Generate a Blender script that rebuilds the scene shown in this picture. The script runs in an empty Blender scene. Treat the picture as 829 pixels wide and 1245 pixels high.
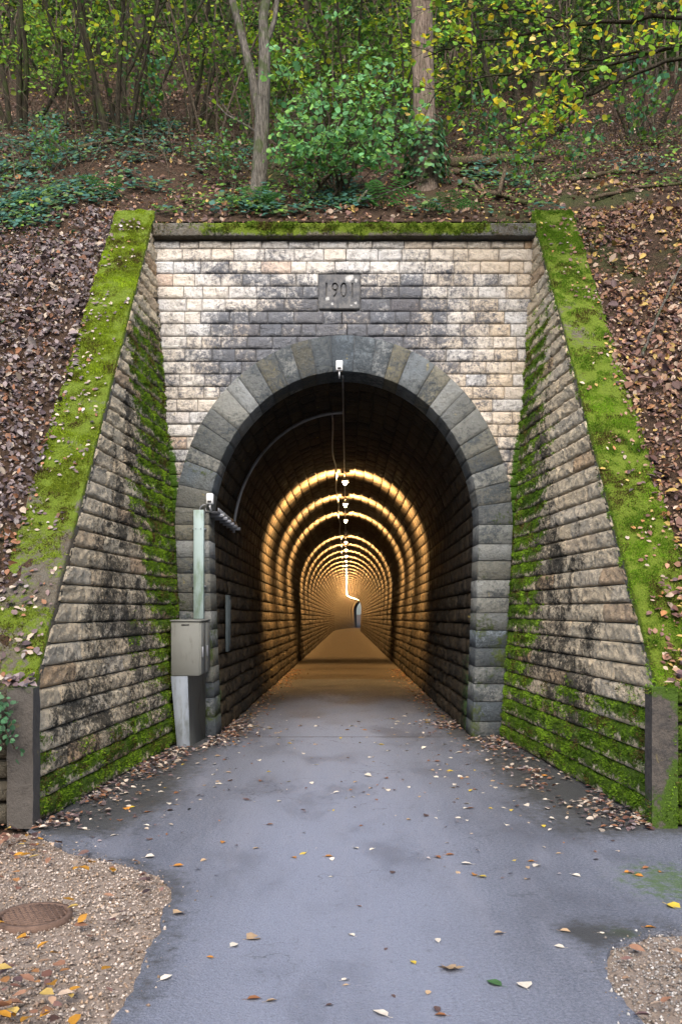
import bpy, math, random
import numpy as np
from mathutils import Vector, Matrix

# ------------------------------------------------------------------ camera, light, exposure
SC = bpy.context.scene
COL = SC.collection
FPX, CX, HZ = 1056.0, 414.5, 742.0          # focal length, centre and horizon in photo pixels (829 x 1245)
EYE = 1.6
cam_d = bpy.data.cameras.new('camera')
cam_d.sensor_fit = 'VERTICAL'; cam_d.sensor_height = 36.0
cam_d.lens = FPX / 1245 * 36.0
cam_d.shift_y = (HZ - 622.5) / 1245
cam_d.clip_start = 0.05; cam_d.clip_end = 2000
cam = bpy.data.objects.new('camera', cam_d); COL.objects.link(cam)
cam.location = (0, 0, EYE); cam.rotation_euler = (math.pi / 2, 0, 0)
SC.camera = cam

world = bpy.data.worlds.new('World'); SC.world = world; world.use_nodes = True
wn = world.node_tree.nodes; wl = world.node_tree.links
bg = wn['Background']
sky = wn.new('ShaderNodeTexSky'); sky.sky_type = 'NISHITA'; sky.sun_disc = False
SUN_EL, SUN_AZ = math.radians(42), math.radians(183)       # azimuth clockwise from +Y
sky.sun_elevation = SUN_EL; sky.sun_rotation = SUN_AZ
sky.air_density = 1.0; sky.dust_density = 3.0; sky.ozone_density = 1.0
wl.new(sky.outputs[0], bg.inputs[0]); bg.inputs[1].default_value = 0.15
sun_d = bpy.data.lights.new('sun', 'SUN'); sun_d.energy = 1.5; sun_d.angle = math.radians(55)
sun_d.color = (1.0, 0.93, 0.82)
sun = bpy.data.objects.new('sun', sun_d); COL.objects.link(sun)
sv = Vector((math.sin(SUN_AZ) * math.cos(SUN_EL), math.cos(SUN_AZ) * math.cos(SUN_EL), math.sin(SUN_EL)))
sun.rotation_euler = sv.to_track_quat('Z', 'Y').to_euler(); sun.location = sv * 40

SC.view_settings.view_transform = 'Standard'; SC.view_settings.look = 'None'
SC.view_settings.exposure = 1.5; SC.view_settings.gamma = 1.0
SC.view_settings.use_curve_mapping = False
SC.render.engine = 'CYCLES'
SC.cycles.use_denoising = True
SC.cycles.max_bounces = 6; SC.cycles.diffuse_bounces = 2; SC.cycles.glossy_bounces = 2
SC.cycles.transmission_bounces = 3; SC.cycles.transparent_max_bounces = 4
SC.cycles.sample_clamp_indirect = 6.0

rng = np.random.default_rng(1901)
random.seed(1901)
FY = 11.0                                    # depth of the portal's face
X0 = 0.036                                   # its centre line
def W(px, py, d):
    return np.array([(px - CX) * d / FPX, d, EYE + (HZ - py) * d / FPX])
def GP(px, py):
    d = EYE * FPX / (py - HZ)
    return np.array([(px - CX) * d / FPX, d, 0.0])

# ------------------------------------------------------------------ noise
def _hash(ix, iy, iz, seed):
    h = (ix * 374761393 + iy * 668265263 + iz * 2147483647 + seed * 1274126177) & 0xFFFFFFFF
    h = ((h ^ (h >> 13)) * 1274126177) & 0xFFFFFFFF
    h = (h ^ (h >> 16)) & 0xFFFFFFFF
    return h / 4294967295.0
def vnoise(P, scale=1.0, seed=0):
    P = np.asarray(P, float) * scale
    i = np.floor(P).astype(np.int64); f = P - i; f = f * f * (3 - 2 * f)
    r = 0.0
    for dx in (0, 1):
        wx = f[..., 0] if dx else 1 - f[..., 0]
        for dy in (0, 1):
            wy = f[..., 1] if dy else 1 - f[..., 1]
            for dz in (0, 1):
                wz = f[..., 2] if dz else 1 - f[..., 2]
                r = r + wx * wy * wz * _hash(i[..., 0] + dx, i[..., 1] + dy, i[..., 2] + dz, seed)
    return r
def fbm(P, scale=1.0, seed=0, octv=3):
    r = 0; a = 0.5; t = 0
    for k in range(octv):
        r = r + a * vnoise(P, scale * 2 ** k, seed + k * 17); t += a; a *= 0.5
    return r / t
def sstep(a, b, x):
    t = np.clip((x - a) / (b - a), 0, 1); return t * t * (3 - 2 * t)

# ------------------------------------------------------------------ mesh helpers
def fast_mesh(name, V, F, attrs=None, smooth=False):
    V = np.ascontiguousarray(V, dtype=np.float32); F = np.ascontiguousarray(F, dtype=np.int32)
    me = bpy.data.meshes.new(name); n, k = F.shape
    me.vertices.add(len(V)); me.vertices.foreach_set('co', V.ravel())
    me.loops.add(n * k); me.loops.foreach_set('vertex_index', F.ravel())
    me.polygons.add(n); me.polygons.foreach_set('loop_start', np.arange(0, n * k, k, dtype=np.int32))
    if smooth: me.polygons.foreach_set('use_smooth', np.ones(n, dtype=bool))
    for an, av in (attrs or {}).items():
        av = np.asarray(av, dtype=np.float32)
        if av.ndim == 2:
            at = me.attributes.new(an, 'FLOAT_COLOR', 'POINT')
            if av.shape[1] == 3: av = np.concatenate([av, np.ones((len(av), 1), np.float32)], 1)
            at.data.foreach_set('color', np.ascontiguousarray(av, dtype=np.float32).ravel())
        else:
            at = me.attributes.new(an, 'FLOAT', 'POINT'); at.data.foreach_set('value', av)
    me.update(calc_edges=True); me.validate()
    return me
ORG = {}
def empty(name, loc, label=None, cat=None, group=None):
    o = bpy.data.objects.new(name, None); COL.objects.link(o); o.location = loc; o.empty_display_size = 0.2
    ORG[o.name] = np.array(loc, float); tag(o, label, cat, group); return o
def tag(o, label=None, cat=None, group=None, kind=None):
    if label: o['label'] = label
    if cat: o['category'] = cat
    if group: o['group'] = group
    if kind: o['kind'] = kind
    return o
def put(name, V, F, mat, parent=None, attrs=None, smooth=False, origin=None):
    V = np.asarray(V, float)
    if origin is None:
        origin = np.array([V[:, 0].mean(), V[:, 1].mean(), V[:, 2].min()])
    origin = np.asarray(origin, float)
    F = np.asarray(F)
    me = fast_mesh(name, V - origin, F, attrs, smooth)
    me.materials.append(mat)
    o = bpy.data.objects.new(name, me); COL.objects.link(o)
    ORG[o.name] = origin
    if parent is not None:
        o.parent = parent; o.location = origin - ORG[parent.name]
    else:
        o.location = origin
    return o
class MB:
    """collects quads and triangles (triangles repeat the last index) of one part"""
    def __init__(s): s.V = []; s.F = []; s.n = 0; s.A = {}
    def add(s, V, F, **at):
        V = np.asarray(V, float); F = np.asarray(F, int)
        s.V.append(V); s.F.append(F + s.n); s.n += len(V)
        for k, v in at.items(): s.A.setdefault(k, []).append(np.asarray(v))
    def build(s, name, mat, parent=None, smooth=False, origin=None):
        V = np.concatenate(s.V); F = np.concatenate(s.F)
        A = {k: np.concatenate(v) for k, v in s.A.items()}
        return put(name, V, F, mat, parent, A, smooth, origin)
    def box(s, c, size, bev=0.0, rot=None):
        V, F = box_vf(c, size, bev, rot); s.add(V, F)
def box_vf(c, size, bev=0.0, rot=None):
    c = np.asarray(c, float); h = np.asarray(size, float) / 2
    if bev <= 0:
        V = np.array([[x, y, z] for x in (-1, 1) for y in (-1, 1) for z in (-1, 1)], float) * h
        F = [[0, 1, 3, 2], [4, 6, 7, 5], [0, 4, 5, 1], [2, 3, 7, 6], [0, 2, 6, 4], [1, 5, 7, 3]]
    else:
        V = []; idx = {}
        for x in (-1, 1):
            for y in (-1, 1):
                for z in (-1, 1):
                    for a in range(3):
                        p = np.array([x, y, z], float) * (h - bev); p[a] = (x, y, z)[a] * h[a]
                        idx[(x, y, z, a)] = len(V); V.append(p)
        V = np.array(V); F = []
        for a in range(3):
            b, c2 = (a + 1) % 3, (a + 2) % 3
            for sg in (-1, 1):
                q = []
                for (u, v) in ((-1, -1), (1, -1), (1, 1), (-1, 1)):
                    k = [0, 0, 0]; k[a] = sg; k[b] = u; k[c2] = v; q.append(idx[(*k, a)])
                F.append(q if sg > 0 else q[::-1])
        for a in range(3):
            b, c2 = (a + 1) % 3, (a + 2) % 3
            for u in (-1, 1):
                for v in (-1, 1):
                    q = []
                    for (sg, ax) in ((-1, b), (1, b), (1, c2), (-1, c2)):
                        k = [0, 0, 0]; k[a] = sg; k[b] = u; k[c2] = v; q.append(idx[(*k, ax)])
                    F.append(q if u * v < 0 else q[::-1])
        for x in (-1, 1):
            for y in (-1, 1):
                for z in (-1, 1):
                    q = [idx[(x, y, z, 0)], idx[(x, y, z, 1)], idx[(x, y, z, 2)]]
                    if x * y * z < 0: q = q[::-1]
                    F.append([q[0], q[1], q[2], q[2]])
        # triangles stored as degenerate quads are dropped by validate, so give them a real split
        F2 = []
        for q in F:
            if q[2] == q[3]:
                V = np.vstack([V, (V[q[0]] + V[q[2]]) / 2]); F2.append([q[0], q[1], q[2], len(V) - 1])
            else: F2.append(q)
        F = F2
    if rot is not None: V = V @ np.asarray(rot).T
    return V + c, np.array(F)
def rotz(a):
    return np.array([[math.cos(a), -math.sin(a), 0], [math.sin(a), math.cos(a), 0], [0, 0, 1]])
def frames(P):
    P = np.asarray(P, float); T = np.gradient(P, axis=0); T /= np.linalg.norm(T, axis=1)[:, None] + 1e-9
    ref = np.array([0, 0, 1.0]) if abs(T[0, 2]) < 0.9 else np.array([1.0, 0, 0])
    A = np.cross(T, ref); A /= np.linalg.norm(A, axis=1)[:, None] + 1e-9
    B = np.cross(A, T); return T, A, B
def tube_vf(P, R, sides=6, cap=True, rough=0.0, seed=0):
    P = np.asarray(P, float); n = len(P); R = np.broadcast_to(np.asarray(R, float), (n,))
    T, A, B = frames(P)
    an = np.arange(sides) * 2 * math.pi / sides
    rr = R[:, None] * np.ones(sides)
    if rough > 0:
        rr = rr * (1 + rough * (np.random.default_rng(seed).random((n, sides)) - 0.5) * 2)
    V = P[:, None] + (A[:, None] * np.cos(an)[None, :, None] + B[:, None] * np.sin(an)[None, :, None]) * rr[..., None]
    V = V.reshape(-1, 3); F = []
    i = np.arange(n - 1)[:, None] * sides; j = np.arange(sides)[None]; k = (j + 1) % sides
    F = np.stack([i + j, i + k, i + sides + k, i + sides + j], -1).reshape(-1, 4)
    if cap:
        V = np.vstack([V, P[0], P[-1]]); c0 = n * sides; e = (n - 1) * sides
        cf = []
        for q in range(0, sides, 2):
            cf.append([c0, (q + 2) % sides, (q + 1) % sides, q]); cf.append([c0 + 1, e + q, e + (q + 1) % sides, e + (q + 2) % sides])
        F = np.vstack([F, cf])
    return V, F

# ------------------------------------------------------------------ material helpers
class NT:
    def __init__(s, name):
        s.m = bpy.data.materials.new(name); s.m.use_nodes = True
        s.t = s.m.node_tree; s.n = s.t.nodes; s.l = s.t.links
        s.b = s.n['Principled BSDF']; s.out = s.n['Material Output']
    def node(s, ty, ins=None, **kw):
        nd = s.n.new(ty)
        for k, v in kw.items(): setattr(nd, k, v)
        for k, v in (ins or {}).items(): s.set(nd.inputs[k], v)
        return nd
    def set(s, sock, v):
        if isinstance(v, bpy.types.NodeSocket): s.l.new(v, sock)
        elif isinstance(v, (tuple, list)) and len(v) == 3 and sock.type == 'RGBA': sock.default_value = (*v, 1)
        else: sock.default_value = v
    def pos(s): return s.node('ShaderNodeNewGeometry').outputs['Position']
    def noise(s, vec, scale, detail=3, rough=0.55, dist=0.0):
        return s.node('ShaderNodeTexNoise', {'Vector': vec, 'Scale': scale, 'Detail': detail, 'Roughness': rough, 'Distortion': dist}).outputs['Fac']
    def scale(s, vec, v): return s.node('ShaderNodeMapping', {'Vector': vec, 'Scale': v}).outputs[0]
    def math(s, op, a, b=0.0, c=0.0, clamp=False):
        nd = s.node('ShaderNodeMath', operation=op, use_clamp=clamp)
        s.set(nd.inputs[0], a); s.set(nd.inputs[1], b); s.set(nd.inputs[2], c); return nd.outputs[0]
    def ramp(s, fac, a, b, lo=0.0, hi=1.0):
        nd = s.node('ShaderNodeMapRange', interpolation_type='SMOOTHSTEP')
        for k, v in zip((0, 1, 2, 3, 4), (fac, a, b, lo, hi)): s.set(nd.inputs[k], v)
        return nd.outputs[0]
    def mix(s, fac, a, b, mode='MIX'):
        nd = s.node('ShaderNodeMix', data_type='RGBA', blend_type=mode)
        s.set(nd.inputs['Factor'], fac); s.set(nd.inputs[6], a); s.set(nd.inputs[7], b); return nd.outputs[2]
    def attr(s, name): return s.node('ShaderNodeAttribute', attribute_name=name)
    def rnd(s): return s.node('ShaderNodeObjectInfo').outputs['Random']
    def bump(s, h, strength=0.5, dist=0.02):
        nd = s.node('ShaderNodeBump', {'Height': h, 'Strength': strength, 'Distance': dist}); s.l.new(nd.outputs[0], s.b.inputs['Normal'])
    def fin(s, col, rough=0.9, spec=0.3, metal=0.0):
        s.set(s.b.inputs['Base Color'], col); s.set(s.b.inputs['Roughness'], rough)
        s.set(s.b.inputs['Specular IOR Level'], spec); s.set(s.b.inputs['Metallic'], metal); return s.m

def rock_material(name, light, warm, grey, stain_col, moss_col=(0.075, 0.16, 0.014), bumpk=1.0, rust=0.5, warmx=False, soft=0.0, tone=0.0):
    t = NT(name); p = t.pos(); r = t.rnd()
    r2 = t.math('FRACT', t.math('MULTIPLY', r, 7.31)); r3 = t.math('FRACT', t.math('MULTIPLY', r, 23.7))
    n1 = t.noise(p, 3.0, 4); n2 = t.noise(p, 20.0, 6, 0.68); n3 = t.noise(p, 90.0, 3); n4 = t.noise(p, 55.0, 4, 0.7)
    c = t.mix(t.math('ADD', t.math('MULTIPLY', r, 0.75), t.ramp(t.node('ShaderNodeSeparateXYZ', {0: p}).outputs[0], 0.3, 2.3, -0.15, 0.45), clamp=True) if warmx else r, light, warm)
    c = t.mix(t.ramp(r2, 0.55, 1.0, 0, 0.75), c, grey)
    c = t.mix(t.math('MULTIPLY', t.ramp(r3, 0.9, 0.96), rust), c, (0.50, 0.25, 0.09))
    if tone: c = t.mix(t.ramp(r3, 0.0, 1.0, 0, tone), c, (0.02, 0.025, 0.03))
    c = t.mix(t.ramp(n1, 0.35, 0.7, 0, 0.3), c, warm)
    c = t.mix(t.ramp(n2, 0.45, 0.75, 0, 0.38), c, tuple(v * 0.45 for v in warm)); c = t.mix(t.ramp(n4, 0.5, 0.8, 0, 0.4), c, tuple(v * 1.25 for v in light))
    st = t.attr('stain').outputs['Fac']; mo = t.attr('moss').outputs['Fac']
    sm = t.math('ADD', st, t.math('MULTIPLY', t.math('SUBTRACT', t.math('ADD', n1, n2), 1.0), 1.2)); sm = t.math('ADD', sm, t.math('MULTIPLY', t.math('SUBTRACT', n4, 0.5), 0.9))
    sm = t.ramp(t.math('ADD', sm, t.math('MULTIPLY', t.math('SUBTRACT', n2, 0.5), 0.35 if warmx else 0.0)), 0.28 - soft, 0.68 + soft)
    c = t.mix(t.math('MULTIPLY', sm, 0.9), c, t.mix(n3, stain_col, tuple(v * 2.4 for v in stain_col)))
    lich = t.ramp(t.noise(p, 7.0, 4, 0.6, 0.6), 0.68, 0.75)
    c = t.mix(t.math('MULTIPLY', lich, 0.45), c, (0.30, 0.24, 0.06))
    mm = t.math('ADD', mo, t.math('MULTIPLY', t.math('SUBTRACT', n2, 0.5), 1.0))
    mm = t.ramp(mm, 0.42, 0.62)
    c = t.mix(mm, c, t.mix(n3, tuple(v * 0.45 for v in moss_col), moss_col))
    h = t.math('ADD', t.math('MULTIPLY', n2, 1.0), t.math('MULTIPLY', n4, 0.45))
    t.bump(h, bumpk, 0.05 * bumpk)
    return t.fin(c, 0.92, 0.2)

M = {}
M['facade'] = rock_material('facade_stone', (0.70, 0.68, 0.65), (0.66, 0.55, 0.42), (0.60, 0.62, 0.645), (0.050, 0.057, 0.072), rust=0.45, warmx=True, soft=0.11)
M['wing'] = rock_material('wing_stone', (0.80, 0.68, 0.49), (0.74, 0.60, 0.41), (0.70, 0.62, 0.49), (0.022, 0.022, 0.019), (0.12, 0.21, 0.022), bumpk=1.2, soft=0.0)
M['ring'] = rock_material('arch_stone', (0.22, 0.235, 0.24), (0.16, 0.15, 0.11), (0.15, 0.20, 0.255), (0.028, 0.034, 0.040), (0.07, 0.095, 0.03), 0.8, 0, soft=0.04, tone=0.6)
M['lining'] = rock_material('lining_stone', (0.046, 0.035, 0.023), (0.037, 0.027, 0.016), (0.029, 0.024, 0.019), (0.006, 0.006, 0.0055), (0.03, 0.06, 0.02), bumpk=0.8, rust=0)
M['concrete'] = rock_material('old_concrete', (0.085, 0.075, 0.066), (0.07, 0.06, 0.05), (0.085, 0.085, 0.085), (0.028, 0.026, 0.025), (0.06, 0.11, 0.014), 0.6, 0)
M['coping'] = rock_material('coping_stone', (0.14, 0.135, 0.12), (0.105, 0.09, 0.065), (0.14, 0.145, 0.145), (0.05, 0.040, 0.028), (0.14, 0.20, 0.018), 0.9, 0)

def simple(name, col, rough=0.6, metal=0.0, var=0.25, vs=8.0, bump=0.0, dirt=None):
    t = NT(name); p = t.pos(); n = t.noise(p, vs, 4)
    c = t.mix(n, tuple(v * (1 - var) for v in col), tuple(v * (1 + var) for v in col))
    if dirt:
        d = t.ramp(t.noise(t.scale(p, (6, 6, 1.6)), 1.3, 5, 0.65), 0.48, 0.72, 0, 0.85); c = t.mix(d, c, dirt)
    if bump: t.bump(t.noise(p, vs * 6, 4), bump, 0.01)
    return t.fin(c, rough, 0.4, metal)
M['mortar'] = simple('mortar', (0.17, 0.175, 0.19), 0.95, var=0.35, vs=6, bump=0.4)
M['mortar_dark'] = simple('mortar_dark', (0.045, 0.042, 0.036), 0.95, var=0.4, vs=6, bump=0.4)
M['plaque'] = None
M['cabinet'] = simple('cabinet_grp', (0.165, 0.17, 0.155), 0.8, 0, 0.18, 3, 0.08, (0.085, 0.082, 0.065))
M['pedestal'] = simple('pedestal_zinc', (0.19, 0.215, 0.245), 0.75, 0, 0.2, 4, 0.08, (0.075, 0.085, 0.07))
M['trunking'] = simple('trunking_zinc', (0.28, 0.36, 0.355), 0.7, 0.0, 0.1, 4, 0.03, (0.13, 0.19, 0.12))
M['galv'] = simple('galvanised', (0.20, 0.21, 0.23), 0.5, 0.3, 0.2, 10, 0, (0.08, 0.08, 0.08))
M['dull'] = simple('dull_steel', (0.045, 0.06, 0.066), 0.8, 0, 0.3, 8, 0.1, (0.02, 0.025, 0.022))
M['white_plastic'] = simple('white_plastic', (0.75, 0.76, 0.77), 0.4, 0, 0.05)
M['black_plastic'] = simple('black_plastic', (0.02, 0.02, 0.022), 0.5, 0, 0.2)
M['rust'] = simple('rusty_iron', (0.13, 0.082, 0.06), 0.75, 0.3, 0.5, 30, 0.3)
M['grit'] = simple('grit', (0.21, 0.165, 0.13), 0.95, 0, 0.6, 60, 0.6)

def bark_material(name, dark, light, moss=0.4):
    t = NT(name); p = t.node('ShaderNodeTexCoord').outputs['Object']; g = t.pos()
    n = t.ramp(t.noise(t.scale(p, (22, 22, 3.5)), 2.0, 6, 0.75), 0.3, 0.7); n2 = t.noise(g, 5, 3)
    c = t.mix(n, dark, light)
    c = t.mix(t.math('MULTIPLY', t.ramp(n2, 0.5, 0.65), moss), c, (0.06, 0.10, 0.02))
    t.bump(n, 0.9, 0.03); return t.fin(c, 0.95, 0.1)
M['bark_pale'] = bark_material('bark_pale', (0.05, 0.045, 0.037), (0.24, 0.22, 0.19), 0.6)
M['bark_red'] = bark_material('bark_red', (0.075, 0.055, 0.043), (0.33, 0.26, 0.21), 0.2)
M['bark_dark'] = bark_material('bark_dark', (0.025, 0.022, 0.016), (0.085, 0.072, 0.052), 0.5)
M['twig'] = bark_material('twig', (0.06, 0.045, 0.035), (0.20, 0.16, 0.12), 0.1)
M['log'] = bark_material('rotten_log', (0.06, 0.045, 0.03), (0.19, 0.145, 0.10), 0.5)

def leaf_material(name, trans=0.35, rough=0.55, spec=0.3, use_obj=False):
    t = NT(name)
    c = t.node('ShaderNodeObjectInfo').outputs['Color'] if use_obj else t.attr('col').outputs['Color']
    n = t.noise(t.pos(), 45, 2)
    c = t.mix(t.ramp(n, 0.3, 0.8, 0, 0.4), c, t.mix(0.5, c, (0.0, 0.0, 0.0)))
    t.fin(c, rough, spec)
    if trans > 0:
        tr = t.node('ShaderNodeBsdfTranslucent', {'Color': c}); mx = t.node('ShaderNodeMixShader', {0: trans})
        t.l.new(t.b.outputs[0], mx.inputs[1]); t.l.new(tr.outputs[0], mx.inputs[2]); t.l.new(mx.outputs[0], t.out.inputs[0])
    return t.m
M['leaf'] = leaf_material('living_leaf', 0.45)
M['litter'] = leaf_material('dead_leaf', 0.12, 0.6, 0.35)
M['leaf_obj'] = leaf_material('fallen_leaf', 0.12, 0.55, 0.4, True)
M['moss'] = leaf_material('moss', 0.3, 0.95, 0.05)
M['pebble'] = leaf_material('pebble', 0.0, 0.85, 0.2)

# soil of the slopes
t = NT('forest_soil'); p = t.pos(); n = t.noise(p, 2.2, 5); n2 = t.noise(p, 30, 4)
c = t.mix(n, (0.028, 0.020, 0.014), (0.062, 0.040, 0.028)); c = t.mix(t.ramp(n2, 0.5, 0.7, 0, 0.6), c, (0.11, 0.065, 0.04))
c = t.mix(t.ramp(t.noise(p, 0.7, 4), 0.56, 0.7, 0, 0.6), c, (0.035, 0.055, 0.015))
t.bump(n2, 1.0, 0.06); M['soil'] = t.fin(c, 0.95, 0.1)
# asphalt
t = NT('asphalt'); p = t.pos()
fine = t.noise(p, 170, 4, 0.8); agg = t.node('ShaderNodeTexVoronoi', {'Vector': p, 'Scale': 95.0}).outputs['Distance']; mid = t.noise(p, 16, 6, 0.72)
big = t.noise(t.scale(p, (1.0, 0.5, 1)), 1.0, 5, 0.62); streak = t.noise(t.scale(p, (3.2, 0.28, 1)), 1.0, 6, 0.7)
gr = t.noise(p, 55, 5, 0.85)
c = t.mix(t.ramp(t.math('ADD', t.math('MULTIPLY', fine, 0.4), t.math('MULTIPLY', gr, 0.6)), 0.36, 0.64), (0.040, 0.045, 0.060), (0.185, 0.198, 0.240))
c = t.mix(t.ramp(agg, 0.22, 0.0, 0, 0.5), c, (0.30, 0.30, 0.32)); xw_ = t.node('ShaderNodeSeparateXYZ', {0: p}).outputs[0]; c = t.mix(t.math('MULTIPLY', t.ramp(t.math('ADD', t.math('ABSOLUTE', xw_), t.math('MULTIPLY', big, 0.9)), 1.6, 0.6), 0.55), c, (0.225, 0.245, 0.31))  # paler worn middle; its blue sky sheen is painted into the colour
c = t.mix(t.ramp(streak, 0.45, 0.72, 0, 0.40), c, (0.20, 0.205, 0.24))
c = t.mix(t.ramp(big, 0.47, 0.70, 0, 0.55), c, (0.060, 0.064, 0.080))
c = t.mix(t.ramp(mid, 0.55, 0.75, 0, 0.45), c, (0.040, 0.041, 0.046))
crk = t.node('ShaderNodeTexVoronoi', {'Vector': t.node('ShaderNodeVectorMath', {0: p, 1: t.node('ShaderNodeTexNoise', {'Vector': p, 'Scale': 3.0, 'Detail': 4.0}).outputs['Color']}, operation='ADD').outputs[0], 'Scale': 0.55}, feature='DISTANCE_TO_EDGE').outputs['Distance']
ck = t.math('MULTIPLY', t.ramp(crk, 0.006, 0.001), t.ramp(t.noise(p, 0.9, 3), 0.5, 0.62))
c = t.mix(t.math('MULTIPLY', ck, 0.55), c, (0.025, 0.025, 0.027))
mo = t.attr('moss').outputs['Fac']
mm = t.ramp(t.math('ADD', mo, t.math('MULTIPLY', t.math('SUBTRACT', mid, 0.5), 1.3)), 0.45, 0.8)
c = t.mix(t.math('MULTIPLY', mm, 0.8), c, (0.055, 0.10, 0.018))
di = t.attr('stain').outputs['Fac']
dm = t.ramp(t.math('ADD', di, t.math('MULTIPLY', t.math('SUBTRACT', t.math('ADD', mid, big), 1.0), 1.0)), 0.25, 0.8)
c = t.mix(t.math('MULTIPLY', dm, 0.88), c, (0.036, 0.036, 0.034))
t.bump(t.math('ADD', t.math('ADD', fine, agg), t.math('MULTIPLY', mid, 0.5)), 0.7, 0.008)
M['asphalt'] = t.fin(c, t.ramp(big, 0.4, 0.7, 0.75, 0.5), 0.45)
t = NT('tunnel_floor'); p = t.pos()
fine = t.noise(p, 60, 4, 0.7); mid = t.noise(p, 3, 4)
c = t.mix(fine, (0.035, 0.03, 0.024), (0.105, 0.085, 0.065)); c = t.mix(t.ramp(mid, 0.45, 0.7, 0, 0.5), c, (0.04, 0.034, 0.028))
t.bump(fine, 0.7, 0.015); M['floor'] = t.fin(c, 0.85, 0.3)
# date stone: dark weathered slab with pale lichen blots of fixed shape
t = NT('date_stone'); p = t.node('ShaderNodeTexCoord').outputs['Object']; n = t.noise(p, 14, 5); n2 = t.noise(p, 50, 3)
c = t.mix(t.ramp(n, 0.35, 0.65), (0.055, 0.06, 0.07), (0.12, 0.12, 0.122)); c = t.mix(t.ramp(n2, 0.4, 0.8, 0, 0.3), c, (0.22, 0.2, 0.18))
for (bx_, bz_, br_) in ((0.115, 0.38, 0.055), (0.15, 0.40, 0.045), (0.21, 0.36, 0.03), (-0.15, 0.13, 0.032), (-0.09, 0.065, 0.02), (0.205, 0.075, 0.022), (0.15, 0.045, 0.016)):
    d = t.node('ShaderNodeVectorMath', {0: t.node('ShaderNodeVectorMath', {0: p, 1: (1, 0, 1)}, operation='MULTIPLY').outputs[0], 1: (bx_, 0, bz_)}, operation='DISTANCE').outputs['Value']
    d = t.math('ADD', d, t.math('MULTIPLY', t.math('SUBTRACT', n2, 0.5), 0.05))
    c = t.mix(t.ramp(d, br_, br_ * 0.4, 0, 0.7), c, (0.50, 0.50, 0.49))
t.bump(n2, 0.5, 0.01); M['plaque'] = t.fin(c, 0.85, 0.25)
t = NT('lamp_glow'); t.fin((0.9, 0.85, 0.7), 0.4)
t.set(t.b.inputs['Emission Color'], (1.0, 0.78, 0.42)); t.b.inputs['Emission Strength'].default_value = 45.0; M['glow'] = t.m
t = NT('lamp_off'); M['lamp_off'] = t.fin((0.5, 0.5, 0.48), 0.4)

# ------------------------------------------------------------------ profile of arch and tunnel
AZ = 2.68; AI, BI = 1.70, 1.93; AO, BO = 2.125, 2.385     # springing height, inner and outer half-axes
def in_x(z): return np.where(z < AZ, 1.60 + 0.10 * np.clip(z / AZ, 0, 1) ** 0.7, AI * np.sqrt(np.clip(1 - ((z - AZ) / BI) ** 2, 0, 1)))
def out_x(z): return np.where(z < AZ, 1.96 + (AO - 1.96) * np.clip(z / AZ, 0, 1) ** 0.7, AO * np.sqrt(np.clip(1 - ((z - AZ) / BO) ** 2, 0, 1)))
def mid_x(z): return np.where(z < AZ, 0.5 * (in_x(z) + out_x(z)), (AI + .22) * np.sqrt(np.clip(1 - ((z - AZ) / (BI + .22)) ** 2, 0, 1)))
def wing_x(y, z):     # distance of the wing faces from the centre line
    return 1.985 + 0.073 * (FY - y) + 0.068 * z
def cop_z(y): return 1.04 + (y - 6.55) * 1.256
def axis(y):
    y = np.asarray(y, float)
    return X0 + 0.0071 * (y - FY) + 0.00185 * np.clip(y - 100, 0, None) ** 2, -0.0095 * np.clip(y - FY, 0, None)

# ------------------------------------------------------------------ the hill
def hill_z(x, y):
    x = np.asarray(x, float); y = np.asarray(y, float)
    a = 0.97 + (y - 6.5) * 1.252
    b = 6.52 + 0.70 * (y - FY) + 0.10 * np.clip(y - 17, 0, 50)
    k = 0.35; z = -k * np.log(np.exp(-np.clip(a, -20, 60) / k) + np.exp(-np.clip(b, -20, 60) / k))
    z = np.minimum(z, 44 + 0.02 * (y - 56))
    P = np.stack([x, y, np.zeros_like(x)], -1)
    w = sstep(0.0, 1.2, np.abs(x - X0) - 2.75) * sstep(6.3, 7.5, y) + sstep(12.2, 14, y)
    z = z + np.clip(w, 0, 1) * ((fbm(P, 0.55, 3) - 0.5) * 0.7 + (fbm(P, 2.5, 9) - 0.5) * 0.16)
    z = z + 0.13 * np.clip(x - 3.2, 0, 8) * sstep(6.5, 9, y) - 0.03 * np.clip(-x - 4, 0, 8)
    z = z + sstep(13, 16, y) * sstep(-0.5, -3, x) * 0.5 - sstep(15, 18, y) * 0.25
    return z
ys = np.concatenate([np.arange(6.42, 13, 0.12), np.arange(13, 26, 0.3), np.arange(26, 142, 2.5)])
xs = np.concatenate([np.arange(-60, -9, 3.0), np.arange(-9, -2.62, 0.14), np.linspace(-2.6, 2.66, 30), np.arange(2.75, 9, 0.14), np.arange(9, 61, 3.0)])
XX, YY = np.meshgrid(xs, ys)
ZZ = hill_z(XX, YY)
V = np.stack([XX, YY, ZZ], -1).reshape(-1, 3)
nx, ny = len(xs), len(ys)
I, J = np.meshgrid(np.arange(nx - 1), np.arange(ny - 1)); I = I.ravel(); J = J.ravel()
F = np.stack([J * nx + I, J * nx + I + 1, (J + 1) * nx + I + 1, (J + 1) * nx + I], -1)
fx = V[F][:, :, 0].mean(1); fy = V[F][:, :, 1].mean(1)
F = F[~((np.abs(fx - X0) < 2.60) & (fy < 11.42))]
o = put('hillside', V, F, M['soil'], origin=(0, 0, 0), smooth=True); tag(o, 'steep leaf strewn wooded slope over the tunnel', None, None, 'structure')

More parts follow.
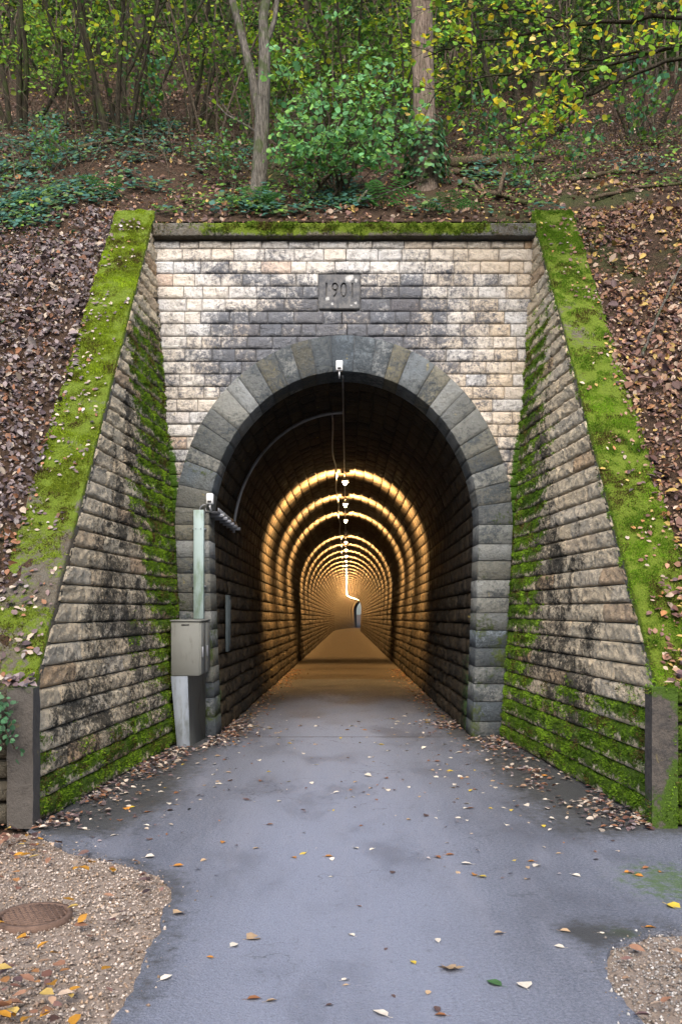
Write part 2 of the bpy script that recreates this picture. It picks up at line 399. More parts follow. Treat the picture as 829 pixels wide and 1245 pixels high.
# unseen bank added behind the viewer to block low sky from the tunnel
bx = np.linspace(-60, 60, 41); by = np.linspace(-60, -9, 24); BX, BY = np.meshgrid(bx, by)
BZ = np.clip((-9 - BY) * 0.85, 0, 17) * (0.85 + 0.3 * fbm(np.stack([BX, BY, BX * 0], -1), 0.12, 7)) - 0.06
V = np.stack([BX, BY, BZ], -1).reshape(-1, 3); F = [[j * 41 + i, j * 41 + i + 1, (j + 1) * 41 + i + 1, (j + 1) * 41 + i] for j in range(23) for i in range(40)]
o = put('hillside', V, F, M['soil'], origin=(0, 0, 0), smooth=True); tag(o, 'unseen bank added behind the viewer to block low sky light', None, None, 'structure')

# ground sheet, path, tunnel floor
gy = np.array([-300, -60, -10, 0, 3, 6, 8, 10, 11, 12, 40, 80, 142, 200, 600.]); gx = np.array([-400, -60, -10, -3, 0, 3, 10, 60, 400.])
GX, GY = np.meshgrid(gx, gy); GZ = -0.035 - 0.0095 * np.clip(GY - FY, 0, 140) - 0.06 * (GY > 11.5)
V = np.stack([GX, GY, GZ], -1).reshape(-1, 3); n = len(gx)
F = [[j * n + i, j * n + i + 1, (j + 1) * n + i + 1, (j + 1) * n + i] for j in range(len(gy) - 1) for i in range(n - 1)]
o = put('ground', V, F, M['soil'], origin=(0, 0, 0)); tag(o, 'bare brown earth around the path', None, None, 'structure')

edgeL = np.array([(-1.05, -8), (-1.0, 0.0), (-0.96, 2.2), (-0.92, 3.0), (-0.91, 3.38), (-0.895, 3.71), (-0.91, 4.28), (-0.985, 4.97), (-1.09, 5.30), (-1.41, 5.56), (-1.80, 5.80), (-2.05, 6.1), (-2.35, 6.45), (-2.3, 6.8), (-2.1, 10), (-2.05, 11.0)])
edgeR = np.array([(1.3, -8), (1.25, 0.0), (1.19, 2.6), (1.17, 3.38), (1.18, 3.84), (1.27, 4.17), (1.50, 4.32), (1.9, 4.36), (3.0, 4.3), (6.0, 4.2), (6.0, 6.38), (2.55, 6.40), (2.4, 6.7), (2.15, 10), (2.05, 11.0)])
def resample(E, step=0.06):
    out = []
    for a, b in zip(E[:-1], E[1:]):
        k = max(1, int(np.linalg.norm(b - a) / step)); k = min(k, 40)
        out += [a + (b - a) * i / k for i in range(k)]
    return np.array(out + [E[-1]])
from mathutils.geometry import delaunay_2d_cdt
def wob(E):
    P = np.c_[E, np.zeros(len(E))]
    d = (fbm(P, 3.0, 5) - 0.5) * 0.10 + (fbm(P, 14, 6) - 0.5) * 0.04
    return E + np.c_[d, (fbm(P, 5, 8) - 0.5) * 0.06]
EL, ER = wob(resample(edgeL)), wob(resample(edgeR))
ring = np.vstack([EL, ER[::-1]])
inner = np.stack(np.meshgrid(np.arange(-2.2, 5.0, 0.2), np.arange(1.5, 11, 0.2)), -1).reshape(-1, 2)
def inside(P, poly):
    x, y = P[:, 0], P[:, 1]; r = np.zeros(len(P), bool); x1, y1 = poly[:, 0], poly[:, 1]; x2, y2 = np.roll(x1, -1), np.roll(y1, -1)
    for a, b, c_, d in zip(x1, y1, x2, y2):
        m = ((b > y) != (d > y)); r ^= m & (x < (c_ - a) * (y - b) / (d - b + 1e-12) + a)
    return r
inner = inner[inside(inner, ring)]
allp = [Vector(p) for p in np.vstack([ring, inner])]
nr = len(ring)
res = delaunay_2d_cdt(allp, [(i, (i + 1) % nr) for i in range(nr)], [], 1, 1e-4)
V2 = np.array([tuple(v) for v in res[0]]); T3 = np.array([f for f in res[2] if len(f) == 3])
cc = V2[T3].mean(1); T3 = T3[inside(cc, ring)]
def on_edge_dirt(P):
    x, y = P[:, 0], P[:, 1]
    g = sstep(1.35, 0.1, np.minimum(np.abs(x + 2.25 - 0.04 * (y - 6.5)), np.abs(x - 2.3 + 0.04 * (y - 6.5)))) * sstep(5.6, 6.6, y) * (x < 2.6)
    gl = sstep(0.35, 0.05, np.abs(x - np.interp(y, edgeL[:12, 1], edgeL[:12, 0]))) * (y < 6.1) * 0.5
    gr = sstep(0.3, 0.05, np.abs(x - 1.2)) * (y < 4.5) * 0.45 + sstep(0.35, 0.02, np.abs(y - 4.36)) * (x > 1.2) * 0.5
    return np.clip(np.maximum(np.maximum(g, gl), gr), 0, 1)
def path_moss(P):
    x, y = P[:, 0], P[:, 1]
    a = np.exp(-(((x - 1.95) / 0.5) ** 2 + ((y - 5.1) / 0.7) ** 2)) * 0.75 + np.exp(-(((x - 1.35) / 0.15) ** 2 + ((y - 4.3) / 0.1) ** 2)) * 0.9
    b = np.exp(-(((x + 0.95) / 0.07) ** 2 + ((y - 3.75) / 0.12) ** 2)) * 0.9
    return np.clip(a + b, 0, 1)
Vp = np.c_[V2, np.zeros(len(V2))]
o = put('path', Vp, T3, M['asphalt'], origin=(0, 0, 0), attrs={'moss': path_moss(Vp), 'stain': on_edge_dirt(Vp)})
tag(o, 'grey asphalt path leading into the tunnel', None, None, 'structure')
sk = np.vstack([np.c_[ring, np.zeros(nr)], np.c_[ring, np.full(nr, -0.05)]])
e = put('path_edge', sk, [[i, (i + 1) % nr, nr + (i + 1) % nr, nr + i] for i in range(nr)], M['asphalt'], parent=o, origin=(0, 0, 0))
fy_ = np.concatenate([np.arange(11.0, 40, 0.8), np.arange(40, 143, 3.0)])
ax_, az_ = axis(fy_)
def strip(name, y0, y1, mat, dz, label):
    m = (fy_ >= y0 - 1e-6) & (fy_ <= y1 + 1e-6); y = fy_[m]; V = []
    us = np.linspace(-2.0, 2.0, 9)
    for a, b, c_ in zip(y, ax_[m], az_[m]): V += [[b + u, a, c_ + dz] for u in us]
    V = np.array(V); F = [[j * 9 + i, j * 9 + i + 1, (j + 1) * 9 + i + 1, (j + 1) * 9 + i] for j in range(len(y) - 1) for i in range(8)]
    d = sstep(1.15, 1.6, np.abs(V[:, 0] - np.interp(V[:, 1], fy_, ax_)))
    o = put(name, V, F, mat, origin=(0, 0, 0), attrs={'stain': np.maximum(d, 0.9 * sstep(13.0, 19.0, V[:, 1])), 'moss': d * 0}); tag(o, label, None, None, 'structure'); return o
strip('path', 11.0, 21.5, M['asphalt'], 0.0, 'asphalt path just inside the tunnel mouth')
strip('tunnel_floor', 20.5, 142, M['floor'], -0.004, 'sandy compacted floor deep inside the lit tunnel')

# ------------------------------------------------------------------ stone blocks
def rock_block(fu0, fu1, v0, v1, surf, bulge, cell, seed, gap=0.006, depth=0.10, rough=1.0, facets=0.5, pilw=0.022):
    """block on a surface surf(u,v)->(P,N); left and right edges are functions of v. Returns V, F"""
    g = np.random.default_rng(seed)
    vm = (v0 + v1) / 2; L = max(0.05, float(fu1(vm) - fu0(vm))); H = v1 - v0 - 2 * gap
    nu = max(2, int(round(L / cell))); nv = max(2, int(round(H / cell)))
    mu, mv = min(0.016 / L, 0.2), min(0.016 / H, 0.2)
    su = np.concatenate([[0], np.linspace(mu, 1 - mu, nu + 1), [1]]); svv = np.concatenate([[0], np.linspace(mv, 1 - mv, nv + 1), [1]])
    S, Tt = np.meshgrid(su, svv)
    if nu > 1: S[:, 2:-2] += (g.random((len(svv), len(su) - 4)) - 0.5) * 0.5 / (nu + 2)
    if nv > 1: Tt[2:-2, :] += (g.random((len(svv) - 4, len(su))) - 0.5) * 0.5 / (nv + 2)
    vv = v0 + gap + Tt * H
    a = fu0(vv) + gap; b = fu1(vv) - gap
    uu = a + S * (b - a)
    P, N = surf(uu, vv)
    edge = np.minimum(np.minimum(S, 1 - S) * L, np.minimum(Tt, 1 - Tt) * H)
    pil = sstep(0.0, pilw, edge)
    q = np.stack([uu * 1.0, vv * 1.6, np.full_like(uu, seed * 0.37)], -1)
    rid = 1 - np.abs(fbm(q, 5.0, 23, 2) - 0.5) * 4
    h = pil * bulge * (0.15 + 1.5 * rough * (fbm(q, 9.0, 21) - 0.28) + 0.35 * rid + facets * (g.random(uu.shape) - 0.4) * 0.9)
    h = h + pil * bulge * ((g.random() - 0.5) * (S - 0.5) + (g.random() - 0.5) * (Tt - 0.5)) * 1.2
    V = P + N * h[..., None]
    n_u, n_v = len(su), len(svv)
    back = P - N * depth
    bi = [(0, i) for i in range(n_u)] + [(j, n_u - 1) for j in range(1, n_v)] + [(n_v - 1, i) for i in range(n_u - 2, -1, -1)] + [(j, 0) for j in range(n_v - 2, 0, -1)]
    Vb = np.array([back[j, i] for j, i in bi]); V = np.vstack([V.reshape(-1, 3), Vb])
    ii, jj = np.meshgrid(np.arange(n_u - 1), np.arange(n_v - 1)); ii = ii.ravel(); jj = jj.ravel()
    F = np.stack([jj * n_u + ii, jj * n_u + ii + 1, (jj + 1) * n_u + ii + 1, (jj + 1) * n_u + ii], -1)
    nb = len(bi); base = n_u * n_v
    sk = np.array([[bi[k][0] * n_u + bi[k][1], base + k, base + (k + 1) % nb, bi[(k + 1) % nb][0] * n_u + bi[(k + 1) % nb][1]] for k in range(nb)])
    return V, np.vstack([F, sk]), len(F)
MOSSQ = {}
def add_moss_faces(key, V, F, mo):
    MOSSQ.setdefault(key, []).append((V[F], mo[F].mean(1)))

# --- facade
portal = empty('tunnel_portal', (X0, FY, 0), 'pale rock-faced stone tunnel portal with round arch and year stone', 'tunnel portal')
TOPZ = 1.6 + (HZ - 293) * FY / FPX
def corner(side, z): return wing_x(FY, z) - 0.0
def fac_surf(u, v): return np.stack([u, np.full_like(u, FY), v], -1), np.broadcast_to(np.array([0, -1.0, 0]), (*np.shape(u), 3))
# mortar backing with the opening left free
zz = np.unique(np.concatenate([np.linspace(0, AZ, 8), np.linspace(AZ, AZ + BI + 0.2, 30), [TOPZ + 0.05]]))
V = []; F = []
for sgn in (-1, 1):
    b0 = len(V)
    for z in zz:
        for x, y in ((float(mid_x(np.array(z))), FY + 0.018), (wing_x(FY, z) + 0.35, FY + 0.018), (wing_x(FY, z) + 0.35, FY + 0.45), (float(mid_x(np.array(z))), FY + 0.45)):
            V.append([X0 + sgn * x, y, z])
    for j in range(len(zz) - 1):
        for k in (0, 2):
            q = [b0 + j * 4 + k, b0 + j * 4 + k + 1, b0 + j * 4 + 4 + k + 1, b0 + j * 4 + 4 + k]; F.append(q if sgn > 0 else q[::-1])
facade = put('facade_wall', V, F, M['mortar'], portal, origin=(X0, FY, 0))
def facade_masks(V):
    x, z = V[:, 0] - X0, V[:, 2]
    P = V
    px = CX + V[:, 0] * 96; py = HZ - (z - 1.6) * 96
    a = np.exp(-(((px - 395) / 165) ** 2) ** 1.5 - (((py - 425) / 62) ** 2) ** 1.5) * 0.66
    a = np.maximum(a, np.exp(-(((px - 440) / 150) ** 2 + ((py - 375) / 50) ** 2)) * 0.55)
    a = np.maximum(a, np.exp(-(((px - 300) / 60) ** 2 + ((py - 330) / 25) ** 2)) * 0.35)
    a = np.maximum(a, 0.5 * sstep(470, 640, py))
    a = a * 1.12 + 0.34 * (fbm(P, 2.2, 40) - 0.5) + 0.22
    a = np.where(py < 330, a - 0.12, a)
    mo = 0.85 * sstep(0.22, 0.02, wing_x(FY, z) - np.abs(x)) * sstep(430, 600, py)
    return np.clip(a, 0, 1), np.clip(mo, 0, 1)
sid = 0
def facade_row(z0, z1, segs, seed):
    """segs: list of (fu0, fu1) spans of one course, each cut into stones"""
    global sid
    g = np.random.default_rng(seed)
    for (f0, f1, w0, w1) in segs:
        L = w1 - w0
        if L < 0.06: continue
        cuts = [w0]
        while cuts[-1] < w1 - 0.001:
            ln = g.choice([0.20, 0.26, 0.31, 0.36, 0.40], p=[.14, .2, .26, .26, .14]) * (0.9 + 0.2 * g.random())
            nx_ = cuts[-1] + ln
            if w1 - nx_ < 0.13: nx_ = w1
            cuts.append(nx_)
        for k, (a, b) in enumerate(zip(cuts[:-1], cuts[1:])):
            fa = f0 if k == 0 else (lambda v, a=a: np.full_like(np.asarray(v, float), a))
            fb = f1 if k == len(cuts) - 2 else (lambda v, b=b: np.full_like(np.asarray(v, float), b))
            sid += 1
            Vv, Ff, nf = rock_block(fa, fb, z0, z1, fac_surf, 0.024, 0.034, sid, gap=0.0035, facets=0.75, pilw=0.016)
            st, mo = facade_masks(Vv); st = np.clip(st + (g.random() - 0.5) * 0.24, 0, 1)
            put('stone', Vv, Ff, M['facade'], facade, {'stain': st, 'moss': mo})
PLX0, PLX1, PLZ0, PLZ1 = (387 - CX) / 96, (438 - CX) / 96, 1.6 + (HZ - 377) / 96, 1.6 + (HZ - 334) / 96
z = TOPZ; k = 0
cst = lambda a: (lambda v: np.full_like(np.asarray(v, float), a))
while z > 0.05:
    h = 0.10 if k == 0 else 0.1588
    z0 = max(0.0, z - h); zm = (z + z0) / 2
    cl = lambda v: X0 - wing_x(FY, v) - 0.03
    cr = lambda v: X0 + wing_x(FY, v) + 0.03
    xl, xr = X0 - wing_x(FY, zm) - 0.03, X0 + wing_x(FY, zm) + 0.03
    mid = float(mid_x(np.array(zm)))
    crown = AZ + BI + 0.22
    if z0 >= crown:
        if z > PLZ0 + 0.02 and z0 < PLZ1 - 0.02:
            segs = [(cl, cst(PLX0), xl, PLX0), (cst(PLX1), cr, PLX1, xr)]
        else: segs = [(cl, cr, xl, xr)]
    else:
        ml = lambda v: X0 - mid_x(np.asarray(v, float)); mr = lambda v: X0 + mid_x(np.asarray(v, float))
        segs = [(cl, ml, xl, X0 - mid), (mr, cr, X0 + mid, xr)]
    facade_row(z0, z, segs, 100 + k)
    z = z0; k += 1
    if zm < 1.2: break

# --- arch ring: voussoirs and jamb quoins
ring_part = empty('arch_ring', (X0, FY, 0)); ring_part.parent = portal; ring_part.location = (0, 0, 0); ORG[ring_part.name] = np.array([X0, FY, 0.0])
def ring_masks(V):
    px = CX + V[:, 0] * 96; py = HZ - (V[:, 2] - 1.6) * 96
    st = 0.30 + 0.30 * np.exp(-(((px - 415) / 70) ** 2 + ((py - 430) / 40) ** 2)) + 0.4 * (fbm(V, 1.6, 71) - 0.4) + 0.35 * sstep(720, 860, py)
    mo = 0.30 * sstep(0.45, 0.8, fbm(V, 3.0, 72)) + 0.45 * sstep(600, 780, py) * fbm(V, 4, 73) + 0.1
    return np.clip(st, 0, 1), np.clip(mo, 0, 1)
def wedge(inner_pts, outer_pts, y0, y1, seed):
    """front outline inner (n) + outer (n), bevelled, extruded from y0 (front) to y1"""
    g = np.random.default_rng(seed)
    A = np.array(inner_pts); B = np.array(outer_pts); n = len(A)
    nr_ = 5
    rows = [A + (B - A) * t_ for t_ in np.linspace(0, 1, nr_)]
    G = np.array(rows)                                   # nr_ x n x 2 (x,z)
    jit = (g.random((nr_, n)) - 0.5) * 0.008
    bev = 0.005
    c_ = G.reshape(-1, 2).mean(0)
    Gi = G.copy()
    Vf = []
    for j in range(nr_):
        for i in range(n):
            onb = j in (0, nr_ - 1) or i in (0, n - 1)
            p = G[j, i]
            if onb:
                d = c_ - p; d /= np.linalg.norm(d); p = p + d * bev
            Vf.append([p[0], y0 + (0.0 if onb else -0.004) + jit[j, i], p[1]])
    bi = [(0, i) for i in range(n)] + [(j, n - 1) for j in range(1, nr_)] + [(nr_ - 1, i) for i in range(n - 2, -1, -1)] + [(j, 0) for j in range(nr_ - 2, 0, -1)]
    F = [[j * n + i, j * n + i + 1, (j + 1) * n + i + 1, (j + 1) * n + i] for j in range(nr_ - 1) for i in range(n - 1)]
    V = Vf[:]; nb = len(bi); b1 = len(V)
    for j, i in bi: V.append([G[j, i][0], y0 + bev, G[j, i][1]])
    b2 = len(V)
    for j, i in bi: V.append([G[j, i][0], y1, G[j, i][1]])
    for k in range(nb):
        k2 = (k + 1) % nb
        F.append([bi[k][0] * n + bi[k][1], b1 + k, b1 + k2, bi[k2][0] * n + bi[k2][1]]); F.append([b1 + k, b2 + k, b2 + k2, b1 + k2])
    return np.array(V, float), np.array(F)
NV = 27
def ell(a, b, th): return np.stack([X0 + a * np.cos(th), AZ + b * np.sin(th)], -1)
# equal arc lengths on the mean ellipse
th = np.linspace(0, math.pi, 2000); mp = ell(1.9, 2.15, th); s = np.concatenate([[0], np.cumsum(np.linalg.norm(np.diff(mp, axis=0), axis=1))]); s /= s[-1]
g = np.random.default_rng(5)
br = np.arange(NV + 1) / NV; br[1:-1] += (g.random(NV - 1) - 0.5) * 0.012
for k in range(NV):
    ta, tb = np.interp([br[k], br[k + 1]], s, th); gp = 0.002 / 1.9
    ths = np.linspace(tb - gp, ta + gp, 5)
    Vv, Ff = wedge(ell(AI, BI, ths), ell(AO, BO, ths), FY - 0.055 - 0.012 * g.random(), FY + 0.46, 300 + k)
    st, mo = ring_masks(Vv); st = np.clip(st + (g.random() - .5) * .4, 0, 1); mo = np.clip(mo + (g.random() - .6) * .35, 0, 1)
    put('voussoir', Vv, Ff, M['ring'], ring_part, {'stain': st, 'moss': mo})
cth = np.linspace(-0.0, math.pi, 61); zj = np.linspace(0, AZ, 6)[:-1]
ci = np.vstack([np.stack([X0 + in_x(zj) + 0.014, zj], -1), ell(AI + 0.014, BI + 0.014, cth), np.stack([X0 - in_x(zj[::-1]) - 0.014, zj[::-1]], -1)])
co = np.vstack([np.stack([X0 + out_x(zj) - 0.02, zj], -1), ell(AO - 0.02, BO - 0.02, cth), np.stack([X0 - out_x(zj[::-1]) + 0.02, zj[::-1]], -1)])
nc_ = len(ci); V = np.concatenate([np.c_[ci[:, 0], np.full(nc_, FY - 0.04), ci[:, 1]], np.c_[co[:, 0], np.full(nc_, FY - 0.04), co[:, 1]], np.c_[ci[:, 0], np.full(nc_, FY + 0.47), ci[:, 1]], np.c_[co[:, 0], np.full(nc_, FY + 0.47), co[:, 1]]])
F = [q for i in range(nc_ - 1) for q in ([i, i + 1, nc_ + i + 1, nc_ + i], [i, 2 * nc_ + i, 2 * nc_ + i + 1, i + 1], [nc_ + i, nc_ + i + 1, 3 * nc_ + i + 1, 3 * nc_ + i])]
put('mortar', V, F, M['mortar'], ring_part)
for sgn in (-1, 1):
    z = AZ
    while z > 0.02:
        h = 0.19 + 0.06 * g.random(); z0 = z - h if z - h > 0.1 else 0.0
        zs = np.array([z - 0.004, (z + z0) / 2, z0 + 0.004])
        a = np.stack([X0 + sgn * in_x(zs), zs], -1); b = np.stack([X0 + sgn * out_x(zs), zs], -1)
        if sgn < 0: a, b = a[::-1], b[::-1]
        Vv, Ff = wedge(a, b, FY - 0.055 - 0.014 * g.random(), FY + 0.46, 400 + int(z * 100) + sgn)
        st, mo = ring_masks(Vv); st = np.clip(st + (g.random() - .5) * .4, 0, 1)
        put('jamb_stone', Vv, Ff, M['ring'], ring_part, {'stain': st, 'moss': mo}); z = z0

# --- date stone with incised year
pw, ph = PLX1 - PLX0 - 0.012, PLZ1 - PLZ0 - 0.012
V, F = box_vf(((PLX0 + PLX1) / 2, FY + 0.032, (PLZ0 + PLZ1) / 2), (pw, 0.12, ph), 0.010)
pl = put('date_stone', V, F, M['plaque'], portal)
cu = bpy.data.curves.new('year', 'FONT'); cu.body = '1901'; cu.size = 0.27; cu.align_x = 'CENTER'; cu.align_y = 'CENTER'; cu.extrude = 0.03; cu.space_character = 1.12
to = bpy.data.objects.new('year_cutter', cu); COL.objects.link(to)
to.scale = (0.72, 1, 1); to.rotation_euler = (math.pi / 2, 0, 0)
to.location = ((PLX0 + PLX1) / 2, FY - 0.028, (PLZ0 + PLZ1) / 2 + 0.01)
bpy.context.view_layer.update()
dg = bpy.context.evaluated_depsgraph_get()
tm = bpy.data.meshes.new_from_object(to.evaluated_get(dg)); mw = to.matrix_world.copy()
bpy.data.objects.remove(to)
cutter = bpy.data.objects.new('year_cut', tm); COL.objects.link(cutter); cutter.matrix_world = mw
md = pl.modifiers.new('cut', 'BOOLEAN'); md.operation = 'DIFFERENCE'; md.object = cutter; md.solver = 'EXACT'
bpy.context.view_layer.update(); dg = bpy.context.evaluated_depsgraph_get()
nm = bpy.data.meshes.new_from_object(pl.evaluated_get(dg)); pl.modifiers.clear(); pl.data = nm
nm.polygons.foreach_set('use_smooth', np.zeros(len(nm.polygons), dtype=bool))
if nm.attributes.get('sharp_face'): pass
bpy.data.objects.remove(cutter)
pl['label'] = 'dark date stone with carved year 1901 and white lichen blots'

# --- coping over the facade
CZ0, CZ1 = TOPZ + 0.0, 1.6 + (HZ - 271) * (FY - 0.12) / FPX
cop = empty('coping_course', (X0, FY, TOPZ)); cop.parent = portal; cop.location = (0, 0, TOPZ); ORG[cop.name] = np.array([X0, FY, TOPZ])
xa, xb = X0 - wing_x(FY, TOPZ) + 0.02, X0 + wing_x(FY, TOPZ) - 0.0
edges = [xa, xa + 0.78, xa + 1.75, xa + 2.6, xa + 3.6, xb]
for a, b in zip(edges[:-1], edges[1:]):
    surf = lambda u, v: (np.stack([u, np.full_like(u, FY - 0.12), v], -1), np.broadcast_to(np.array([0, -1.0, 0]), (*np.shape(u), 3)))
    Vv, Ff, nf = rock_block(cst(a), cst(b), CZ0 + 0.012, CZ1, surf, 0.006, 0.045, int(a * 100) + 900, gap=0.003, depth=0.6)
    px = CX + Vv[:, 0] * 96
    mo = (0.35 + 0.6 * fbm(Vv, 2.5, 80)) * sstep(CZ0 - 0.06, CZ0 + 0.12, Vv[:, 2] + 0.12 * (fbm(Vv, 4, 82) - 0.5)) + 0.15
    mo = mo * (0.45 + 0.55 * sstep(215, 260, px)) * (0.55 + 0.45 * sstep(625, 570, px))
    put('coping_stone', Vv, Ff, M['coping'], cop, {'stain': 0.25 + 0.3 * fbm(Vv, 2, 81), 'moss': np.clip(mo, 0, 1)})
    add_moss_faces('portal', Vv, Ff[:nf], np.clip(mo * 1.0, 0, 1))
    # mossy top of the slab
    us = np.linspace(a, b, 14); vs_ = np.linspace(FY - 0.12, FY + 0.47, 5); U2, V3 = np.meshgrid(us, vs_)
    T2 = np.stack([U2, V3, np.full_like(U2, CZ1 + 0.0)], -1).reshape(-1, 3)
    f2 = np.array([[j * 14 + i, j * 14 + i + 1, (j + 1) * 14 + i + 1, (j + 1) * 14 + i] for j in range(4) for i in range(13)])
    mp_ = np.full(len(T2), 0.6); mp_ = np.where(T2[:, 0] < -1.8, 0.3, mp_)
    put('slab_top', T2, f2, M['coping'], cop, {'stain': mp_ * 0, 'moss': mp_})
    add_moss_faces('portal', T2, f2, mp_)

# --- wing walls
def wing_masks(V, side):
    x, y, z = V[:, 0], V[:, 1], V[:, 2]
    dist = (cop_z(y) - z) / 1.605                     # distance below the coping line
    P = np.stack([y * 1.0, z * 1.0, np.full_like(y, side * 9.0)], -1)
    Ps = np.stack([y * 3.2, z * 0.7, np.full_like(y, side * 5.0)], -1)
    n = fbm(P, 1.4, 50); ns = fbm(Ps, 1.6, 51)
    if side < 0:
        st = sstep(0.15, 0.75, dist + (n - 0.5) * 0.7 + (ns - .5) * .7) * (0.46 + 0.45 * (n - 0.35))
        cm = sstep(2.6, 0.4, (FY - y) + (n - 0.5) * 2.4) * sstep(5.9, 4.4, z) * 1.0
        st = np.maximum(st, cm * 0.5)
        lo = sstep(1.0, 0.25, z + (n - 0.5) * 0.9 + 0.03 * (FY - y))
        mo = np.maximum(cm * 0.95, lo * 0.95)
        mo = np.maximum(mo, 0.62 * sstep(0.46, 0.72, n) * sstep(0.4, 1.2, dist))
    else:
        st = sstep(0.50, 1.35, dist + (n - 0.5) * 0.7 + (ns - .5) * 1.4) * (0.45 + 0.5 * (n - 0.35))
        st = st * sstep(6.0, 4.2, z + (n - .5)) + 0.25 * (1 - sstep(6.0, 4.2, z))
        cm = sstep(2.3, 0.3, (FY - y) + (n - 0.5) * 2.2) * sstep(6.0, 4.6, z) * 0.92
        lo = sstep(1.15, 0.35, z + (n - 0.5) * 0.9 - 0.03 * (FY - y))
        mo = np.maximum(cm, lo * 0.95)
        mo = np.maximum(mo, 0.68 * sstep(0.45, 0.7, n) * sstep(0.9, 1.7, dist) * sstep(4.2, 2.5, z))
    return np.clip(st, 0, 1), np.clip(mo, 0, 1)
CH = 0.168
WINGS = {}
for side, lab in ((-1, 'mossy rock-faced stone wing wall behind the grey electrical cabinet'), (1, 'mossy rock-faced stone wing wall on the side without the cabinet')):
    wing = empty('wing_wall', (X0 + side * 2.2, 8.8, 0), lab, 'wing wall'); wing['kind'] = 'thing'; WINGS[side] = wing
    def wsurf(u, v, side=side):
        u, v = np.broadcast_arrays(u, v)
        P = np.stack([X0 + side * wing_x(u, v), u, v], -1)
        N = np.array([-side * 1.0, -0.073, 0.068]); N /= np.linalg.norm(N)
        return P, np.broadcast_to(N, P.shape)
    # mortar core
    V = []; F = []
    for zz_ in np.linspace(0, cop_z(FY) - 0.08, 12):
        ya = max(6.52, (zz_ - 1.04) / 1.256 + 6.55 + 0.07)
        for yy in np.linspace(min(ya, FY + 0.02), FY + 0.03, 6): V.append([X0 + side * (wing_x(yy, zz_) + 0.022), yy, zz_])
    F = [[j * 6 + i, j * 6 + i + 1, (j + 1) * 6 + i + 1, (j + 1) * 6 + i] for j in range(11) for i in range(5)]
    put('core', V, F, M['mortar_dark'], wing)
    z0 = 0.0; row = 0
    while z0 < cop_z(FY) - 0.12:
        z1 = z0 + CH * (0.95 + 0.1 * ((row * 7) % 5) / 5)
        g = np.random.default_rng(5000 + row + (side + 1) * 100)
        fend = lambda v: np.maximum(6.52, (np.asarray(v, float) - 1.04) / 1.256 + 6.55 + 0.06)
        ya = float(fend((z0 + z1) / 2)); yb = FY + 0.02
        if yb - ya > 0.12:
            cuts = [ya]
            while cuts[-1] < yb - 1e-3:
                c_ = cuts[-1] + 0.42 + 0.45 * g.random()
                if yb - c_ < 0.25: c_ = yb
                cuts.append(c_)
            for k, (a, b) in enumerate(zip(cuts[:-1], cuts[1:])):
                f0 = fend if k == 0 else cst(a)
                sid += 1
                Vv, Ff, nf = rock_block(f0, cst(b), z0, z1, wsurf, 0.026, 0.030, sid, gap=0.004, depth=0.05, rough=1.25, facets=0.9, pilw=0.010)
                st, mo = wing_masks(Vv, side)
                # moss sits on the upper half of each projecting face
                sh = (Vv[:, 2] - z0) / (z1 - z0)
                put('stone', Vv, Ff, M['wing'], wing, {'stain': np.clip(st + (g.random() - .5) * .16, 0, 1), 'moss': np.clip((mo - 0.10) * (0.45 + 0.75 * sh) * (0.55 + 0.9 * fbm(Vv, 7, 91)), 0, 1)})
                add_moss_faces(('wing', side), Vv, Ff[:nf], np.clip((mo - 0.05) * (0.35 + 0.9 * sh) * (0.5 + fbm(Vv, 7, 91)), 0, 1) ** 1.5)
        z0 = z1; row += 1
    # sloped coping slabs
    nslab = 7; e = np.linspace(6.46, FY + 0.04, nslab + 1)
    sl = np.array([0, 1, 1.256]) / 1.605; nn = np.array([0, -1.256, 1]) / 1.605
    for k in range(nslab):
        y0, y1 = e[k], e[k + 1]
        us = np.linspace(0, 1, 15); ws = np.concatenate([[-0.03, -0.03, -0.022], np.linspace(0.0, 0.44, 9), [0.46, 0.46]])
        V = []
        hh = np.concatenate([[-0.12, -0.014, 0.0], np.zeros(9), [-0.014, -0.12]])
        for u in us:
            y = y0 + (y1 - y0) * u
            for q, (w_, h_) in enumerate(zip(ws, hh)):
                xx = wing_x(y, cop_z(y)) + w_
                V.append(np.array([X0 + side * xx, y, cop_z(y)]) + nn * h_)
        V = np.array(V); nw = len(ws)
        bumpv = (fbm(V, 6, 60) - 0.5) * 0.035; inn = np.tile((hh > -0.01), len(us)); V = V + nn * (bumpv * inn)[:, None]
        F = [[j * nw + i, j * nw + i + 1, (j + 1) * nw + i + 1, (j + 1) * nw + i] for j in range(len(us) - 1) for i in range(nw - 1)]
        F = np.array(F)
        caps = []
        P = V
        n1 = fbm(V, 1.3, 61); wv = np.tile(ws, len(us))
        py = HZ - (V[:, 2] - 1.6) * FPX / V[:, 1]
        if side < 0:
            mo = 1.0 - 0.45 * sstep(480, 720, py) * sstep(0.35, 0.6, n1 + 0.10) - 0.35 * sstep(0.5, 0.7, fbm(V, 3.5, 62)) * sstep(380, 520, py) - 0.10 * fbm(V, 9, 63)
        else:
            mo = 1.0 - 0.40 * np.exp(-((py - 390) / 60) ** 2) * sstep(0.3, 0.6, n1 + 0.1) - 0.22 * sstep(0.5, 0.7, fbm(V, 3.5, 62)) - 0.10 * fbm(V, 9, 63)
        top = np.tile(hh > -0.02, len(us)); mo = np.clip(np.where(top, mo, 0.12), 0, 1)
        put('coping_slab', V, F, M['coping'], wing, {'stain': np.full(len(V), 0.45), 'moss': mo})
        add_moss_faces(('cop', side), V, F, np.clip(mo - 0.15, 0, 1) * np.where(top, 1, 0))
    # end post of concrete
    px_in = 2.285 if side < 0 else 2.235
    zt = 1.03
    dens = MB()
